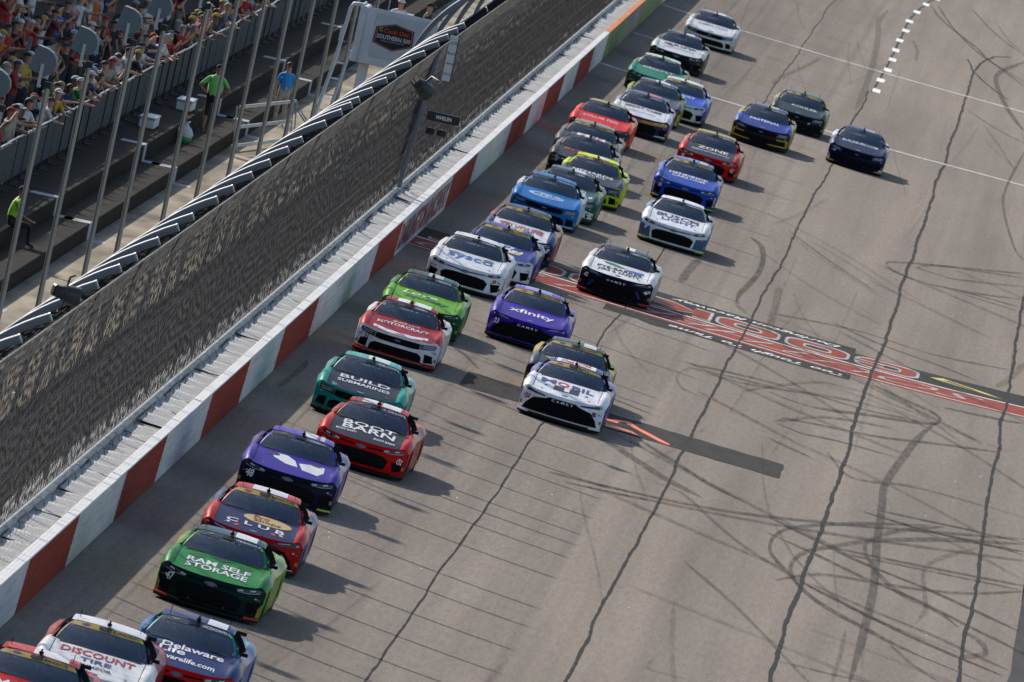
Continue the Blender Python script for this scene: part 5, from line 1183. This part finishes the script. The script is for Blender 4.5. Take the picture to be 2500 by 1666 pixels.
# light box and signal lamps on the track side of the fence
sg_ = tag(empty('light_box', Matrix.Translation((-.42, 0, 3.0))), 'black light box with white lettering mounted on the fence over the wall', 'sign')
obj('housing', MB().box((.02, -.02, -.02), (.88, .16, .22), .015).mesh(), mat('light_box_black', (.012, .012, .013), .4), sg_)
obj('lettering', drape(fit_text('WHELEN', .46, .10, .42, .10, bold=.03), lambda a, b: (a, -.026, b), 0, 0), PRW, sg_)
obj('arm', MB().tube([(-.40, .1, .05), (.1, .1, .02)], .025, 6).mesh(), CABLE, sg_)
lp = tag(empty('signal_lamps', Matrix.Translation((-.42, .1, 2.62))), 'pair of small black signal lamps below the light box on the fence', 'lamp')
for k, x in enumerate((.06, .36)):
    obj('lamp_housing', MB().box((x, -.05, 0), (x+.24, .14, .17), .02).mesh(), DARK, lp); obj('lamp_glass', MB().lathe([(.0, -.001), (.07, .0)], 14, 'Y', (x+.12, -.056, .085)).mesh(), mat('lamp_glass', (.03, .02, .02), .1), lp)
obj('arm', MB().tube([(-.40, .1, .1), (.1, .1, .08)], .02, 6).mesh(), CABLE, lp)
# hanging sponsor banner
bn = tag(empty('sponsor_banner', Matrix.Translation((1.0, -30, 5.5))), 'narrow white vertical banner with small logos hanging at the fence top', 'banner')
obj('cloth', MB().box((0, -.006, 0), (.22, .006, 1.10)).mesh(), mat('banner_white', (.62, .63, .64), .6, noise=.08, scale=8), bn)
for k, (t, c) in enumerate((('Coca-Cola', (90, 90, 95)), ('Busch', (40, 40, 44)), ('xfinity', (50, 50, 60)), ('NASCAR', (120, 120, 125)))):
    obj('logo', drape(fit_text(t, .11, .92-.25*k, .18, .06), lambda a, b: (a, -.010, b), 0, 0), flat(c), bn)
for x in (-.008, .212): obj('edge_tube', MB().tube([(x, 0, -.02), (x, 0, 1.14)], .012, 6).mesh(), DARK, bn)
# broadcast cameras clamped to the fence posts
def fence_camera(mtx, label):
    t = tag(empty('fence_camera', mtx), label, 'camera')
    obj('hood', MB().grid([[(.20*math.cos(a)*k, -.28+.5*d, .20*math.sin(a)*k+.02) for a in lin(0, 2*PI, 14)] for d, k in ((0, 1.0), (.3, .92), (.7, .7), (1.0, .3))]).mesh(), mat('rain_cover', (.035, .042, .04), .5, noise=.3, scale=6), t)
    obj('camera_body', MB().box((-.12, -.22, -.10), (.12, .25, .13), .03).mesh(), DARK, t)
    obj('lens', MB().lathe([(0, .0), (.08, .0), (.085, .08)], 14, 'Y', (0, -.31, .02)).mesh(), mat('lens_glass', (.02, .02, .03), .05), t)
    obj('clamp_arm', MB().tube([(0, 0, .12), (.02, .0, .34), (-.25, .0, .42)], .022, 6).mesh(), DARK, t)
    obj('cable', MB().tube([(-.06, .05, .1), (-.28, .05, -.06), (-.33, .05, -.25), (-.16, .05, -.36), (.0, .05, -.2)], .011, 5).mesh(), DARK, t)
fence_camera(Matrix.Translation((1.40, -50, 6.22)) @ Matrix.Rotation(.7, 4, 'Y') @ Matrix.Rotation(2.3, 4, 'Z'), 'dark hooded camera hanging from the curved fence posts near the white stand')
fence_camera(Matrix.Translation((1.02, -150, 6.86)) @ Matrix.Rotation(.15, 4, 'Y') @ Matrix.Rotation(1.9, 4, 'Z') @ Matrix.Scale(.8, 4), 'black covered camera sitting on the curved fence posts at the far left')
# tubular railing beside the steps
rg = tag(empty('railing', Matrix.Translation((-5.35, 2, .97))), 'silver tubular railing in front of the person in the blue shirt', 'railing')
GALV = mat('galvanised_tube', (.42, .43, .44), .4, metal=.6, noise=.1)
A0, A1 = Vector((.05, 0, 0)), Vector((1.0, 9.0, 0))
for zz in (.12, .62, 1.16):
    for dz in (0, .05): obj('rail', MB().tube([A0 + Vector((0, 0, zz+dz)), A1 + Vector((0, 0, zz+dz))], .022, 6).mesh(), GALV, rg)
for p0 in (A0, A1):
    for dx in (0, .09): obj('upright', MB().tube([p0 + Vector((dx+.08, 0, 0)), p0 + Vector((dx-.06, 0, 1.2))], .022, 6).mesh(), GALV, rg)
obj('brace', MB().tube([A1 + Vector((0, 0, 1.05)), A1 + Vector((1.1, -1, 0.05))], .022, 6).mesh(), GALV, rg)
obj('brace', MB().tube([A1 + Vector((.06, .3, 1.05)), A1 + Vector((1.16, -.7, 0.05))], .022, 6).mesh(), GALV, rg)
# odds and ends left on the steps
WPL = mat('white_plastic', (.60, .60, .60), .5, noise=.1, scale=6)
def crate(x, y, z, label):
    t = tag(empty('storage_box', Matrix.Translation((x, y, z))), label, 'box')
    obj('tub', MB().box((-.20, -.9, 0), (.20, .9, .24), .02).mesh(), WPL, t); obj('lid', MB().box((-.22, -.95, .242), (.22, .95, .29), .015).mesh(), mat('lid_grey', (.36, .40, .46), .5), t)
crate(-6.85, -9.0, 1.77, 'white lidded plastic box on the top step beside another box')
crate(-6.70, 2.5, 1.77, 'long white storage box behind the person in the lime shirt')
bg_ = tag(empty('rubbish_bag', Matrix.Translation((-6.1, -5.6, 1.36))), 'knotted white and green plastic bag at the feet of the lime shirted person', 'bag')
bag = MB().lathe([(.0, .0), (.17, .0), (.20, .10), (.195, .16)], 14); obj('green_base', bag.mesh(), mat('green_plastic', (.03, .28, .08), .4), bg_)
rr = random.Random(3); rows = []
for r_, h_ in ((.195, .162), (.205, .26), (.17, .36), (.08, .44), (.05, .50), (.09, .56)):
    rows.append([(r_*(1+rr.uniform(-.12, .12))*math.cos(a), r_*(1+rr.uniform(-.12, .12))*math.sin(a), h_+rr.uniform(-.015, .015)) for a in lin(0, 2*PI, 12)[:-1]])
rows = [q + [q[0]] for q in rows]; obj('white_top', MB().grid(rows).mesh(), mat('thin_white_plastic', (.55, .60, .57), .45), bg_)
